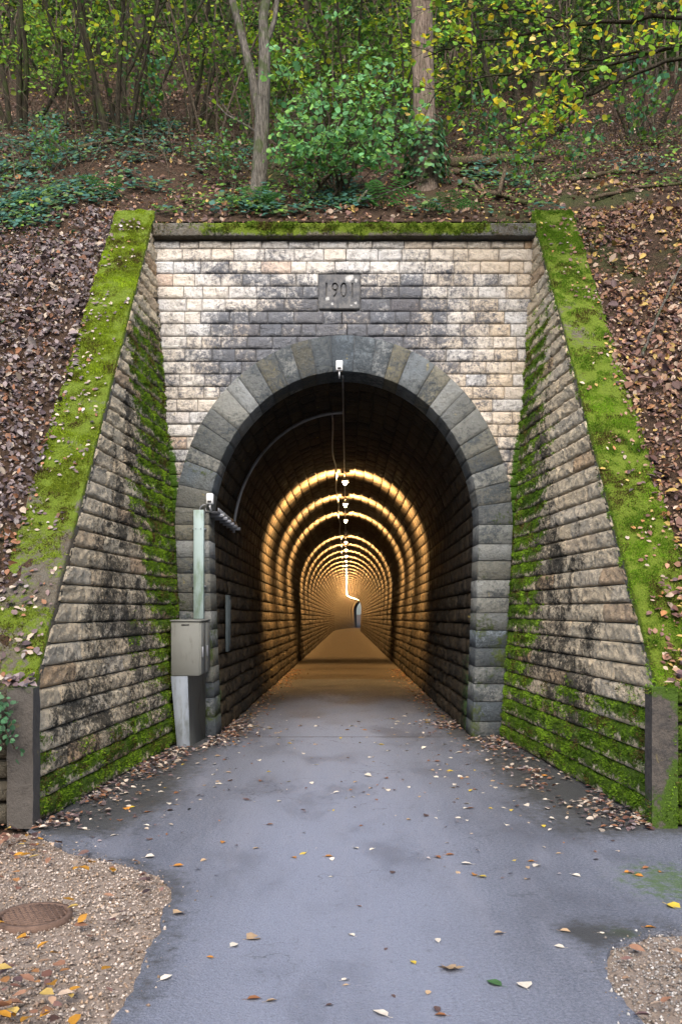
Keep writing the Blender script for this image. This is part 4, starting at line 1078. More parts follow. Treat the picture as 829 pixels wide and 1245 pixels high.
# litter over the slopes: one mass per slope
def litter(name, n, x0, x1, y0, y1, cols, seed, label, dens=None, smin=0.035, smax=0.085, dk=0.56):
    g = np.random.default_rng(seed); x = x0 + (x1 - x0) * g.random(n); y = y0 + (y1 - y0) * g.random(n)
    keep = ~((np.abs(x - X0) < 2.80) & (y < 11.3))
    P0 = np.stack([x, y, np.zeros(n)], -1)
    keep &= (fbm(P0, 1.1, seed) * 0.6 + 0.4 * fbm(P0, 4.0, seed + 1) + 0.25 * g.random(n)) > 0.52
    if dens is not None: keep &= g.random(n) < dens(x, y)
    x, y = x[keep], y[keep]; n = len(x); cols = [tuple(v * dk for v in c_) for c_ in cols]
    N = hill_normal(x, y); P = np.stack([x, y, hill_z(x, y)], -1) + N * (0.012 + 0.03 * g.random((n, 1)))
    N = N + g.normal(0, 0.5, (n, 3))
    V, F = leaves_vf(P, N, np.clip(0.045 * np.exp(g.normal(0, 0.42, n)), 0.02, 0.13), g, curl=1.1)
    o = put(name, V, F, M['litter'], None, {'col': np.repeat(pick(cols, n, g), 6, 0)}, origin=(0, 0, 0)); tag(o, label, None, None, 'stuff'); return o
litter('leaf_litter', 36000, -7.5, -2.5, 6.4, 11.8, GREYP, 31, 'greyish fallen leaves covering the steep left slope', dk=0.74)
litter('leaf_litter', 36000, 2.5, 7.5, 6.4, 11.8, BROWN, 32, 'russet fallen leaves covering the steep right slope', dk=0.80)
litter('leaf_litter', 48000, -9, 9, 11.3, 21, BROWN, 33, 'brown fallen leaves on the woodland floor above the portal', lambda x, y: np.where((x > 0.8) | (y < 12.6), 1.0, 0.62), 0.045, 0.095, 0.76)

# leaves lying on the sloped copings and against wall feet
def scatter_leaves(name, P, N, cols, seed, label, smin=0.035, smax=0.075, p=None):
    g = np.random.default_rng(seed); n = len(P)
    V, F = leaves_vf(P, N + g.normal(0, 0.22, (n, 3)), smin + (smax - smin) * g.random(n), g, curl=0.6)
    o = put(name, V, F, M['litter'], None, {'col': np.repeat(pick(cols, n, g, p), 6, 0)}, origin=(0, 0, 0)); tag(o, label, None, None, 'stuff'); return o
for side, cols, cnt_, lab in ((-1, GREYP, 330, 'dead leaves lying on the mossy left coping'), (1, BROWN, 300, 'dead leaves lying on the mossy right coping')):
    g = np.random.default_rng(40 + side); y = 6.5 + 4.4 * g.random(cnt_ * 3) ** 1.35; w_ = 0.45 * g.random(cnt_ * 3)
    P = np.stack([X0 + side * (wing_x(y, cop_z(y)) + w_), y, cop_z(y)], -1) + np.array([0, -0.78, 0.62]) * 0.018
    k = fbm(P, 2.2, 43) + 0.18 * (w_ / 0.45) + 0.2 * g.random(len(P)) > 0.66
    P = P[k][:cnt_]
    N = np.tile(np.array([0, -0.78, 0.62]), (len(P), 1)); scatter_leaves('coping_leaves', P, N, cols + [(0.38, 0.31, 0.24)], 45 + side, lab, 0.022, 0.06)
    # heap where the slope spills over the post
    y = 6.38 + 0.75 * g.random(420) ** 1.4; x = X0 + side * (2.30 + 0.85 * g.random(420)); zt_ = np.maximum(1.06, 1.02 + (y - 6.5) * 1.15) + 0.10 * g.random(420) * sstep(2.25, 2.6, np.abs(x))
    k = (np.abs(x - X0) > 2.36 + 0.25 * g.random(420) * (y > 6.6)) & (fbm(np.stack([x, y, y * 0], -1), 3, 47) > 0.38)
    P = np.stack([x, y, zt_], -1)[k]; N = np.tile(np.array([0, -0.6, 0.8]), (len(P), 1))
    scatter_leaves('leaf_heap', P, N, cols, 48 + side, 'heap of leaves spilling over the %s end post' % ('left' if side < 0 else 'right'), 0.04, 0.09)
    # drift along the wall foot
    n = 1250; y = 6.3 + 6.2 * g.random(n); u = np.abs(g.normal(0, 0.20 if side < 0 else 0.24, n))
    xf = np.where(y < FY, wing_x(y, 0), 1.62); xf = np.where((side < 0) & (y > 10.1) & (y < FY), np.minimum(xf, 1.70), xf)
    x = X0 + side * (xf - 0.05 - u); P = np.stack([x, y, 0.008 + 0.022 * g.random(n)], -1)
    k = fbm(P, 2.0, 51) + 0.2 * g.random(n) > 0.47; P = P[k]; N = np.tile(np.array([0, 0, 1.0]), (len(P), 1))
    scatter_leaves('leaf_drift', P, N, GREYP + BROWN[:4] + [(0.50, 0.42, 0.34)] * 4, 53 + side, 'drift of dead leaves along the foot of the %s wall' % ('left' if side < 0 else 'right'), 0.03, 0.07)
g = np.random.default_rng(57); n = 900; y = 12.4 + 13 * g.random(n); sd = g.choice([-1, 1], n); ax, az = axis(y)
P = np.stack([ax + sd * (1.56 - np.abs(g.normal(0, 0.22, n))), y, az + 0.012 + 0.02 * g.random(n)], -1)
scatter_leaves('leaf_drift', P, np.tile(np.array([0, 0, 1.0]), (n, 1)), BROWN, 58, 'leaf debris along both edges of the tunnel floor', 0.03, 0.07)

# ------------------------------------------------------------------ gravel
def gravel(name, poly, n, seed, label, cols, size):
    g = np.random.default_rng(seed); lo, hi = poly.min(0), poly.max(0)
    Q = lo + (hi - lo) * g.random((n * 2, 2)); Q = Q[inside(Q, poly)]; Q = Q + g.normal(0, 0.035, Q.shape) * (g.random((len(Q), 1)) < 0.25) + g.normal(0, 0.12, Q.shape) * (g.random((len(Q), 1)) < 0.04)
    Q = Q[~(np.hypot(Q[:, 0] - dc[0], Q[:, 1] - dc[1]) < 0.195)][:n]; n = len(Q)
    ico = np.array([[1, 0, 0], [-1, 0, 0], [0, 1, 0], [0, -1, 0], [0, 0, 1], [0, 0, -1]], float)
    fo = np.array([[0, 2, 4], [2, 1, 4], [1, 3, 4], [3, 0, 4], [2, 0, 5], [1, 2, 5], [3, 1, 5], [0, 3, 5]])
    s_ = (size[0] + (size[1] - size[0]) * g.random(n) ** 2.2)
    T = ico[None] * (0.6 + 0.6 * g.random((n, 6, 1))) + g.normal(0, 0.18, (n, 6, 3))
    T[:, :, 2] *= 0.75
    an = g.random(n) * 6.28; ca, sa = np.cos(an), np.sin(an)
    T = np.stack([T[..., 0] * ca[:, None] - T[..., 1] * sa[:, None], T[..., 0] * sa[:, None] + T[..., 1] * ca[:, None], T[..., 2]], -1) * s_[:, None, None]
    pz = -0.032 + 0.016 * g.random(n); pz = np.where(inside(Q, ring), 0.002, pz)
    V = (T + np.c_[Q, pz][:, None]).reshape(-1, 3); F = (np.arange(n)[:, None, None] * 6 + fo[None]).reshape(-1, 3)
    o = put(name, V, F, M['pebble'], None, {'col': np.repeat(pick(cols, n, g, var=0.2), 6, 0)}, origin=(0, 0, 0)); tag(o, label, None, None, 'stuff')
    r2 = delaunay_2d_cdt([Vector(q) for q in poly], [(i, (i + 1) % len(poly)) for i in range(len(poly))], [], 1, 1e-4)
    b2 = np.array([tuple(q) for q in r2[0]]); f3 = np.array([f for f in r2[2] if len(f) == 3]); bed = put('gravel_bed', np.c_[b2, np.full(len(b2), -0.030)], f3, M['grit'], origin=(0, 0, 0)); tag(bed, 'sandy grit under the ' + label.split(' verge')[0], None, None, 'structure'); return o
GRAV = [(0.38, 0.31, 0.26), (0.50, 0.43, 0.37), (0.27, 0.22, 0.18), (0.20, 0.145, 0.11), (0.44, 0.37, 0.31), (0.32, 0.23, 0.16), (0.15, 0.12, 0.10)]
el = EL[(EL[:, 1] > 1.0) & (EL[:, 1] < 6.3)]
gravel('gravel', np.vstack([el, [(-2.6, 6.3), (-4.5, 6.0), (-4.5, 1.0)]]), 70000, 61, 'pale gravel verge around the rusty drain cover', GRAV, (0.003, 0.013))
er = ER[(ER[:, 1] < 4.6) & (ER[:, 1] > 1.0)]; er = er[er[:, 0] < 4.0]
gravel('gravel', np.vstack([er, [(4.0, 1.0)]]), 40000, 62, 'grey gravel verge in the bottom right corner', [tuple(v * f for v, f in zip(c_, (0.85, 0.95, 1.05))) for c_ in GRAV], (0.003, 0.013))
# litter on the left gravel, thick towards the post and the near corner
g = np.random.default_rng(63); n = 1800
Q = np.array([-3.2, 2.8]) + np.array([2.4, 3.6]) * g.random((n, 2)); P3 = np.c_[Q, np.full(n, 0.012) + 0.02 * g.random(n)]
xe = np.interp(Q[:, 1], edgeL[:13, 1], edgeL[:13, 0])
dn = np.exp(-((Q[:, 1] - 6.2) / 0.45) ** 2) * 1.2 + np.exp(-(((Q[:, 0] + 1.38) / 0.28) ** 2 + ((Q[:, 1] - 3.5) / 0.28) ** 2)) * 2.0 + 0.10
k = (Q[:, 0] < xe - 0.02) & (g.random(n) < dn); P3 = P3[k]
scatter_leaves('leaf_litter', P3, np.tile(np.array([0, 0, 1.0]), (len(P3), 1)), BROWN + [(0.42, 0.20, 0.02)] * 3, 64, 'brown leaves strewn over the gravel by the drain cover', 0.04, 0.085)
Q = np.array([1.2, 3.0]) + np.array([1.2, 1.3]) * g.random((26, 2)); P3 = np.c_[Q, np.full(26, 0.012)]; P3 = P3[Q[:, 0] > np.interp(Q[:, 1], edgeR[:7, 1], edgeR[:7, 0])]
scatter_leaves('leaf_litter', P3, np.tile(np.array([0, 0, 1.0]), (len(P3), 1)), BROWN, 65, 'few brown leaves lying on the right gravel verge', 0.04, 0.08)

g = np.random.default_rng(67); n = 520; y = 5.0 + 8.5 * g.random(n); x = -1.9 + 3.8 * g.random(n)
k = (np.abs(x - X0) < np.where(y < FY, wing_x(y, 0) - 0.1, 1.5)) & (g.random(n) < 0.25 + 0.75 * (np.abs(x) / 1.8) ** 1.5) & ~((y < 6.3) & (x < np.interp(y, edgeL[:13, 1], edgeL[:13, 0]) + 0.05))
P = np.stack([x, y, np.full(n, 0.006) + axis(y)[1]], -1)[k]
scatter_leaves('leaf_fragments', P, np.tile(np.array([0, 0, 1.0]), (len(P), 1)), GREYP + [(0.42, 0.34, 0.26)] * 4, 68, 'tiny leaf fragments sprinkled over the path', 0.015, 0.045)

# ------------------------------------------------------------------ single leaves lying on the path
LM = []
for k in range(6):
    g = np.random.default_rng(700 + k)
    V, F = leaves_vf(np.zeros((1, 3)), np.array([[0, 0, 1.0]]), 1.0, g, heading=np.array([[0, 1.0, 0]]) * 9, wid=(1.0, 1.25, 0.8, 1.1, 0.65, 1.3)[k], curl=(0.2, 0.7, 1.1, 0.4, 0.9, 0.5)[k])
    V[:, 2] -= V[:, 2].min(); st_v, st_f = tube_vf(np.array([[0, 0.02, 0.01], [0.01, -0.15, 0.02], [0.04, -0.3, 0.05]]), 0.012, 4)
    me = fast_mesh('fallen_leaf', np.vstack([V, st_v]), np.vstack([F, st_f + len(V)])); me.materials.append(M['leaf_obj']); LM.append(me)
# lobed leaf
a = np.linspace(0, 2 * math.pi, 21)[:-1]; r_ = np.where(np.arange(20) % 4 == 0, 0.6, np.where(np.arange(20) % 2 == 0, 0.30, 0.36))
V = np.vstack([[0, 0, 0.04], np.stack([r_ * np.cos(a), r_ * np.sin(a), 0.05 + 0.12 * np.abs(np.sin(a * 2.5 + 1))], -1)]); F = np.array([[0, 1 + i, 1 + (i + 1) % 20, 1 + (i + 2) % 20] for i in range(0, 20, 2)])
me = fast_mesh('fallen_leaf', V, F); me.materials.append(M['leaf_obj']); LM.append(me)
LC = {'pale cream': (0.62, 0.55, 0.45), 'tan': (0.42, 0.29, 0.17), 'russet brown': (0.24, 0.10, 0.04), 'yellow': (0.58, 0.42, 0.05), 'orange': (0.45, 0.19, 0.03), 'dark brown': (0.09, 0.055, 0.05), 'green': (0.05, 0.12, 0.04)}
def zone(x, y):
    s_ = 'left of centre' if x < -0.35 else ('right of centre' if x > 0.5 else 'mid path')
    if y < 3.9: r = 'nearest the viewer'
    elif y < 4.6: r = 'level with the right gravel'
    elif y < 5.6: r = 'level with the drain cover'
    elif y < 6.8: r = 'level with the end posts'
    elif y < 8.6: r = 'between the wing walls'
    elif y < 10.6: r = 'beside the cabinet'
    else: r = 'inside the tunnel mouth'
    return s_ + ', ' + r
hand = [(300, 1143, 'tan', .085, 1), (547, 1180, 'tan', .11, 6), (610, 1200, 'green', .08, 0), (640, 1203, 'pale cream', .07, 1), (810, 1100, 'yellow', .085, 1), (471, 1237, 'pale cream', .085, 0), (415, 1193, 'pale cream', .05, 5), (323, 1219, 'tan', .05, 2), (300, 1216, 'russet brown', .06, 2), (195, 1193, 'pale cream', .065, 0), (222, 1110, 'tan', .07, 1), (680, 1132, 'tan', .055, 2), (686, 1153, 'pale cream', .05, 0), (728, 1135, 'pale cream', .04, 0), (783, 1128, 'orange', .06, 4), (638, 1070, 'tan', .06, 0), (627, 1046, 'yellow', .05, 4), (655, 1052, 'pale cream', .06, 1), (650, 1048, 'orange', .05, 2), (758, 1061, 'orange', .05, 0), (533, 1232, 'dark brown', .05, 2), (543, 1236, 'russet brown', .05, 2), (519, 1210, 'tan', .04, 3), (424, 1198, 'tan', .03, 4), (431, 1139, 'pale cream', .05, 2), (434, 1102, 'russet brown', .035, 4), (533, 1147, 'pale cream', .05, 2), (612, 1135, 'tan', .07, 4), (555, 1060, 'tan', .05, 0), (500, 1169, 'yellow', .045, 3), (396, 1224, 'dark brown', .05, 4), (260, 1165, 'orange', .035, 3), (280, 1152, 'pale cream', .045, 1), (372, 1037, 'yellow', .08, 4), (395, 1042, 'orange', .06, 2), (404, 1047, 'pale cream', .05, 3), (400, 1067, 'pale cream', .04, 5), (430, 1031, 'pale cream', .06, 0), (455, 1032, 'pale cream', .05, 0), (535, 1044, 'russet brown', .05, 1), (470, 1153, 'dark brown', .03, 3), (476, 1210, 'dark brown', .03, 2)]
spec = [(GP(px, py)[0], GP(px, py)[1], c_, s_, k) for px, py, c_, s_, k in hand]
g = np.random.default_rng(66)
while len(spec) < 300:
    y = 5.2 + 8.2 * g.random() ** 0.9; x = -1.9 + 3.9 * g.random()
    edge = min(1, abs(x) / 1.7); pr = 0.12 + 0.75 * edge ** 2 + 0.45 * math.exp(-((y - 8.2) / 1.2) ** 2) * (x > -0.6)
    if y > FY and abs(x - X0) > 1.5: continue
    if abs(x - X0) > float(wing_x(y, 0)) - 0.12 or (x < -1.6 and 10 < y < 11.1): continue
    if y < 6.2 and x < np.interp(y, edgeL[:13, 1], edgeL[:13, 0]) + 0.1: continue
    if g.random() > pr: continue
    spec.append((x, y, g.choice(['pale cream', 'tan', 'russet brown', 'yellow', 'orange', 'dark brown'], p=[.36, .24, .14, .10, .08, .08]), 0.035 + 0.04 * g.random(), int(g.integers(0, 6))))
LABS = {}
for (x, y, c_, s_, k) in spec:
    o = bpy.data.objects.new('fallen_leaf', LM[k]); COL.objects.link(o)
    o.location = (x, y, 0.003 + float(axis(y)[1])); o.scale = (s_, s_, s_); o.rotation_euler = (0.12 * g.normal(), 0.12 * g.normal(), g.random() * 6.28)
    cv = np.array(LC[c_]) * (0.85 + 0.3 * g.random()); o.color = (*cv, 1)
    LABS.setdefault('%s %sleaf %s' % (c_, 'lobed ' if k == 6 else 'fallen ', zone(x, y)), []).append((y, o))
for lab, lst in LABS.items():
    lst.sort(key=lambda q: q[0])
    for i, (y, o) in enumerate(lst): tag(o, lab + ('' if len(lst) == 1 else ', ' + ('nearest' if i == 0 else ORDX[i] + ' nearest')), 'leaf', 'single leaves scattered on the path')

# ------------------------------------------------------------------ trees and shrubs
def unit(v): v = np.asarray(v, float); return v / (np.linalg.norm(v) + 1e-9)
class Grow:
    def __init__(s, seed): s.g = np.random.default_rng(seed); s.wood = MB(); s.lp = []; s.lh = []; s.k = 0
    def tube(s, P, R, sides, rough=0.0): s.k += 1; V, F = tube_vf(P, R, sides, cap=False, rough=rough, seed=s.k); s.wood.add(V, F)
    def leaf_run(s, P, every, spread):
        P = np.asarray(P); L = np.linalg.norm(np.diff(P, axis=0), axis=1).sum(); n = max(1, int(L / every)); u = np.sort(s.g.random(n)) * (len(P) - 1)
        i = np.minimum(u.astype(int), len(P) - 2); f = (u - i)[:, None]
        T = P[i + 1] - P[i]; T = T / (np.linalg.norm(T, axis=1)[:, None] + 1e-9)
        side = np.cross(T, np.array([0, 0, 1.0])) * s.g.choice([-1, 1], (n, 1))
        s.lp.append(P[i] * (1 - f) + P[i + 1] * f + s.g.normal(0, spread, (n, 3))); s.lh.append(T * 0.7 + side)
    def branch(s, p, d, L, r, lev, up=0.1, jit=0.22, kids=4, leaf_every=0.06, spread=0.03, sides=6, ang=0.9, flat=0.0, leafy=1):
        n = max(3, int(L / 0.22) if lev > 0 else 4); P = [np.asarray(p, float)]; d = unit(d)
        for i in range(n):
            d = unit(d + s.g.normal(0, jit / math.sqrt(n) * 1.4, 3) + np.array([0, 0, up / n])); 
            if flat: d = unit(d * np.array([1, 1, 1 - flat]))
            P.append(P[-1] + d * L / n)
        P = np.array(P); R = np.linspace(r, max(r * 0.35, 0.003), n + 1); s.tube(P, R, sides if lev > 0 else 3)
        if lev <= leafy: s.leaf_run(P[1:] if len(P) > 2 else P, leaf_every, spread)
        if lev > 0:
            for k in range(kids):
                u = 0.25 + 0.75 * (k + s.g.random()) / kids; i = min(int(u * n), n - 1); q = P[i]
                t_ = unit(P[i + 1] - P[i]); side = unit(np.cross(t_, s.g.normal(0, 1, 3)))
                if flat: side = unit(side * np.array([1, 1, 1 - flat]))
                a = ang * (0.7 + 0.6 * s.g.random())
                s.branch(q, t_ * math.cos(a) + side * math.sin(a), L * (0.42 + 0.25 * s.g.random()), R[i] * 0.55, lev - 1, up, jit, kids, leaf_every, spread, 4, ang, flat, leafy)
        return P
    def finish(s, name, base, label, cat, bark, cols, size, group=None, wid=1.2, p=None, nup=0.8, crown_name='crown', keep=1.0, mat='leaf'):
        t_ = empty(name, tuple(base), label, cat, group)
        s.wood.build('trunk' if cat == 'tree' else 'stem', bark, t_, smooth=True, origin=base)
        if s.lp:
            P = np.concatenate(s.lp); H = np.concatenate(s.lh)
            if keep < 1: m = s.g.random(len(P)) < keep; P, H = P[m], H[m]
            n = len(P); N = s.g.normal(0, 0.55, (n, 3)) + np.array([0, -0.25, nup])
            V, F = leaves_vf(P, N, size * (0.6 + 0.8 * s.g.random(n)), s.g, heading=H * 1.5, wid=wid)
            put(crown_name, V, F, M[mat], t_, {'col': np.repeat(pick(cols, n, s.g, p, 0.2), 6, 0)}, origin=base)
        return t_
def copy_tree(o, loc, rz, sc, label=None, group=None):
    c = o.copy(); COL.objects.link(c); c.location = loc; c.rotation_euler = (0, 0, rz); c.scale = (sc, sc, sc)
    if label: c['label'] = label
    if group: c['group'] = group
    for ch in list(o.children):
        d = ch.copy(); COL.objects.link(d); d.parent = c
    return c
GREEN = [(0.11, 0.24, 0.035), (0.08, 0.19, 0.035), (0.16, 0.30, 0.04), (0.19, 0.31, 0.035)]
LIME = [(0.30, 0.46, 0.03), (0.40, 0.50, 0.03), (0.22, 0.40, 0.04), (0.50, 0.47, 0.04)]
BLUEG = [(0.08, 0.24, 0.12), (0.12, 0.31, 0.15), (0.16, 0.34, 0.12), (0.07, 0.18, 0.08)]
DARKG = [(0.03, 0.07, 0.018), (0.05, 0.10, 0.02), (0.08, 0.13, 0.02), (0.02, 0.05, 0.015)]
def hz_at(x, y): return float(hill_z(np.array([x]), np.array([y]))[0])
def px_base(px, y): x = (px - CX) * y / FPX; return np.array([x, y, hz_at(x, y) - 0.08])

# forked pale tree left of centre
b = px_base(314, 12.6); G = Grow(201); D = 12.6
tr = np.array([b, W(314, 225, D), W(318, 170, D), W(320, 120, D)]); G.tube(np.vstack([b + [0, 0, -0.2], tr]), [0.17, 0.15, 0.115, 0.11, 0.10], 10, 0.06)
G.tube(np.array([W(318, 150, D), W(306, 90, D + .1), W(292, 35, D + .2), W(280, -10, D + .3), W(268, -90, D + .3)]), [0.07, 0.062, 0.055, 0.05, 0.03], 8, 0.05)
G.tube(np.array([W(320, 122, D), W(322, 70, D), W(320, 20, D), W(330, -40, D), W(335, -140, D)]), [0.10, 0.085, 0.07, 0.065, 0.04], 8, 0.05)
G.tube(np.array([W(321, 60, D), W(334, 25, D), W(338, -10, D), W(350, -80, D)]), [0.045, 0.04, 0.035, 0.02], 6)
G.branch(W(318, 165, D), (-0.6, 0.2, 0.55), 1.3, 0.018, 1, 0.1, kids=3, leaf_every=0.5)
for q, d_ in ((W(268, -90, D + .3), (-0.5, -0.2, 1)), (W(335, -140, D), (0.2, -0.3, 1)), (W(350, -80, D), (0.8, 0.2, 0.6)), (W(290, -60, D), (-1, 0.2, 0.3)), (W(330, -100, D), (0.3, 1, .5))): G.branch(q, d_, 2.6, 0.05, 2, 0.2, kids=5, leaf_every=0.05, spread=0.06)
G.finish('forked_tree', b, 'pale forked tree trunk standing just behind the coping, left of centre', 'tree', M['bark_pale'], GREEN + LIME, 0.085)
# straight reddish tree right of centre with ivy at its foot
b = px_base(517, 13.0); G = Grow(202); D = 13.0
G.tube(np.array([b + [0, 0, -0.2], b + [0, 0, 0.15], W(517, 190, D), W(515, 110, D), W(513, 40, D), W(512, -40, D), W(514, -260, D), W(516, -420, D)]), [0.26, 0.20, 0.175, 0.165, 0.16, 0.15, 0.12, 0.06], 12, 0.04)
for k in range(7):
    a = k * 2.4; G.branch(W(514, -150 - 38 * k, D), (math.cos(a), math.sin(a), 0.5), 2.6, 0.05, 2, 0.2, kids=5, leaf_every=0.055, spread=0.07)
G.finish('straight_tree', b, 'thick straight reddish tree trunk right of centre behind the coping', 'tree', M['bark_red'], GREEN + LIME, 0.09)
g = np.random.default_rng(203); n = 620; a = g.random(n) * 6.28; hh_ = g.random(n) ** 1.3; rr = 0.20 + 0.10 * g.random(n) + 0.16 * (1 - hh_) * g.random(n)
P = np.stack([b[0] + rr * np.cos(a), b[1] + rr * np.sin(a), b[2] + 0.05 + 0.95 * hh_], -1); N = np.stack([np.cos(a), np.sin(a), np.full(n, 0.5)], -1)
G = Grow(204); G.tube(np.array([b + [0.19, -0.1, 0], b + [0.18, -0.1, 0.4], b + [0.12, -0.15, 0.9]]), 0.012, 5)
iv = empty('ivy', tuple(b), 'dark blue-green ivy climbing the foot of the straight tree', 'ivy'); G.wood.build('stem', M['twig'], iv, origin=b)
V, F = leaves_vf(P, N, 0.05 + 0.05 * g.random(n), g, wid=1.3); put('foliage', V, F, M['leaf'], iv, {'col': np.repeat(pick(BLUEG + DARKG, n, g), 6, 0)}, origin=b)

# broad-leaved bright shrub in the centre
b = px_base(402, 12.5); G = Grow(205); D = 12.3
targets = [(345, 170), (360, 110), (385, 70), (410, 90), (440, 120), (462, 140), (478, 165), (350, 210), (395, 150), (430, 175), (375, 190), (455, 200), (405, 40), (345, 130), (470, 110)]
for i, (px, py) in enumerate(targets):
    e_ = W(px, py, D - 0.6 + 1.2 * G.g.random()); m_ = b * 0.45 + e_ * 0.55 + np.array([G.g.normal(0, .15), G.g.normal(0, .15), 0.35])
    P = np.array([b + np.array([G.g.normal(0, .12), G.g.normal(0, .12), 0]) * (1 - u) ** 2 + (m_ - b) * 2 * u * (1 - u) + (e_ - b) * u * u for u in np.linspace(0, 1, 9)])
    G.tube(P, np.linspace(0.022, 0.006, 9), 5)
    for k in range(7):
        q = P[3 + k % 6]; G.branch(q, (G.g.normal(), -abs(G.g.normal()) * 0.6, 0.15 * G.g.normal()), 0.62, 0.007, 1, -0.1, 0.3, 3, 0.05, 0.018, 4, 0.8, 0.6)
G.finish('broadleaf_shrub', b, 'bright green broad-leaved shrub between the two nearest trunks', 'shrub', M['twig'], [(0.13, 0.34, 0.13), (0.19, 0.42, 0.17), (0.24, 0.46, 0.11), (0.15, 0.33, 0.06)], 0.070, wid=1.45, nup=0.55, crown_name='foliage')

# yellowing tree whose boughs reach in from the right
b = np.array([7.2, 10.8, hz_at(7.2, 10.8)]); G = Grow(206)
G.tube(np.array([b + [0, 0, -0.2], b + [-0.1, 0, 1.2], b + [-0.4, -.1, 2.6], b + [-0.5, -0.1, 5.0], b + [-0.4, 0, 8]]), [0.2, 0.17, 0.15, 0.12, 0.05], 10, 0.05)
sp_ = b + np.array([-0.45, -0.1, 2.2])
boughs = [[(900, 40, 9.8), (800, 62, 9.6), (720, 82, 9.5), (650, 88, 9.4), (590, 92, 9.4), (530, 112, 9.3)],
          [(900, 20, 10), (780, 22, 9.8), (700, 30, 9.7), (620, 45, 9.6), (560, 55, 9.5), (515, 70, 9.5)],
          [(900, 60, 9.6), (829, 55, 9.3), (770, 66, 9.1), (720, 72, 9.0), (680, 78, 9.0)],
          [(900, 60, 10.0), (800, 75, 9.9), (730, 110, 9.8), (660, 135, 9.7), (630, 150, 9.6), (600, 165, 9.5)],
          [(700, 30, 9.7), (650, 15, 9.6), (600, 12, 9.5), (560, 8, 9.5)],
          [(590, 92, 9.4), (560, 125, 9.3), (545, 150, 9.2), (530, 165, 9.2)],
          [(720, 110, 9.8), (700, 130, 9.6), (690, 155, 9.5), (680, 160, 9.4)],
          [(620, 100, 9.4), (590, 130, 9.3), (570, 160, 9.2), (545, 180, 9.2)],
          [(829, 20, 9.8), (760, -10, 9.7), (690, -20, 9.6), (620, -15, 9.6)]]
for i, bo in enumerate(boughs):
    if i in (5, 7): continue
    pts = [W(*q) for q in bo]
    if i in (0, 1, 2, 3, 8): pts = [sp_ + np.array([0, 0, 0.3 * i - 0.6])] + pts
    P = np.array(pts); u = np.linspace(0, len(P) - 1, 26); P = np.stack([np.interp(u, np.arange(len(P)), P[:, k]) for k in range(3)], -1); P[1:-1] += G.g.normal(0, 0.012, (24, 3))
    G.tube(P, np.linspace(0.032 if i < 4 else 0.014, 0.005, 26), 5)
    st0 = 7 if i in (0, 1, 2, 3, 8) else 3
    for k in range(st0, 26, 1):
        if G.g.random() < 0.78:
            dr = np.array([-0.7 + 0.5 * G.g.normal(), -0.4 + 0.6 * G.g.normal(), -0.10 + 0.22 * G.g.normal()]); G.branch(P[k], dr, 0.42 + 0.25 * G.g.random(), 0.006, 1, -0.25, 0.25, 2, 0.055, 0.018, 3, 0.7, 0.5)
for k in range(8):
    a = k * 2.4; G.branch(b + np.array([-0.45, -0.1, 3.6 + 0.5 * k]), (math.cos(a), math.sin(a), 0.4), 2.6, 0.05, 2, 0.1, kids=5, leaf_every=0.06, spread=0.06)
G.finish('overhanging_tree', b, 'yellowing broad-leaved tree reaching its boughs in from the right', 'tree', M['bark_dark'], [(0.20, 0.42, 0.045), (0.30, 0.50, 0.045), (0.50, 0.52, 0.04), (0.66, 0.50, 0.03), (0.10, 0.26, 0.05), (0.60, 0.44, 0.14)], 0.064, wid=1.45, p=[.26, .24, .18, .14, .12, .06], nup=0.75)

# multi-stemmed hazel clumps on the left
def clump(px, y, nst, seed, label, spread=0.45, hgt=6.0, cols=GREEN + LIME, le=0.10, lean=0):
    b = px_base(px, y); G = Grow(seed)
    for k in range(nst):
        a = k * 6.28 / nst + G.g.random(); d_ = np.array([math.cos(a) * spread + lean, math.sin(a) * spread * 0.7 - 0.05, 1.0]); q = b + np.array([math.cos(a) * 0.22, math.sin(a) * 0.22, -0.1])
        L = hgt * (0.7 + 0.5 * G.g.random()); r = 0.022 + 0.035 * G.g.random()
        P = [q]; d_ = unit(d_)
        for i in range(12): d_ = unit(d_ + G.g.normal(0, 0.06, 3) + np.array([0, 0, 0.02])); P.append(P[-1] + d_ * L / 12)
        P = np.array(P); G.tube(P, np.linspace(r, 0.012, 13), 6, 0.05)
        for i in range(3, 13):
            if G.g.random() < 0.75: G.branch(P[i], (G.g.normal(), G.g.normal() - 0.3, 0.2), 0.9 + 0.5 * G.g.random(), 0.010, 1, 0.0, 0.3, 3, le, 0.03, 3, 0.8, 0.3)
    return G.finish('hazel_clump', b, label, 'tree', M['bark_dark'], cols, 0.08, wid=1.4, group='multi-stemmed hazels on the bank')
clump(146, 15.0, 9, 211, 'dense many-stemmed hazel clump on the bank above the left coping', 0.30)
clump(112, 15.4, 5, 212, 'leaning hazel stems just left of the dense many-stemmed clump', 0.4, lean=-0.25)
clump(25, 16.0, 6, 213, 'slender hazel stems near the left picture edge', 0.35, cols=LIME + GREEN, le=0.06)
clump(232, 17.5, 6, 214, 'hazel clump farther back between the many-stemmed clump and forked trunk', 0.4, le=0.07)
clump(640, 16.0, 5, 215, 'thin hazel stems behind the yellowing boughs on the right', 0.4, 5.5, cols=DARKG + GREEN)
clump(455, 15.5, 6, 216, 'hazel stems filling the gap left of the straight trunk', 0.38, 6, cols=LIME + GREEN, le=0.05)
clump(780, 17.0, 5, 217, 'dark hazel stems at the upper right picture edge', 0.4, 6, cols=DARKG)

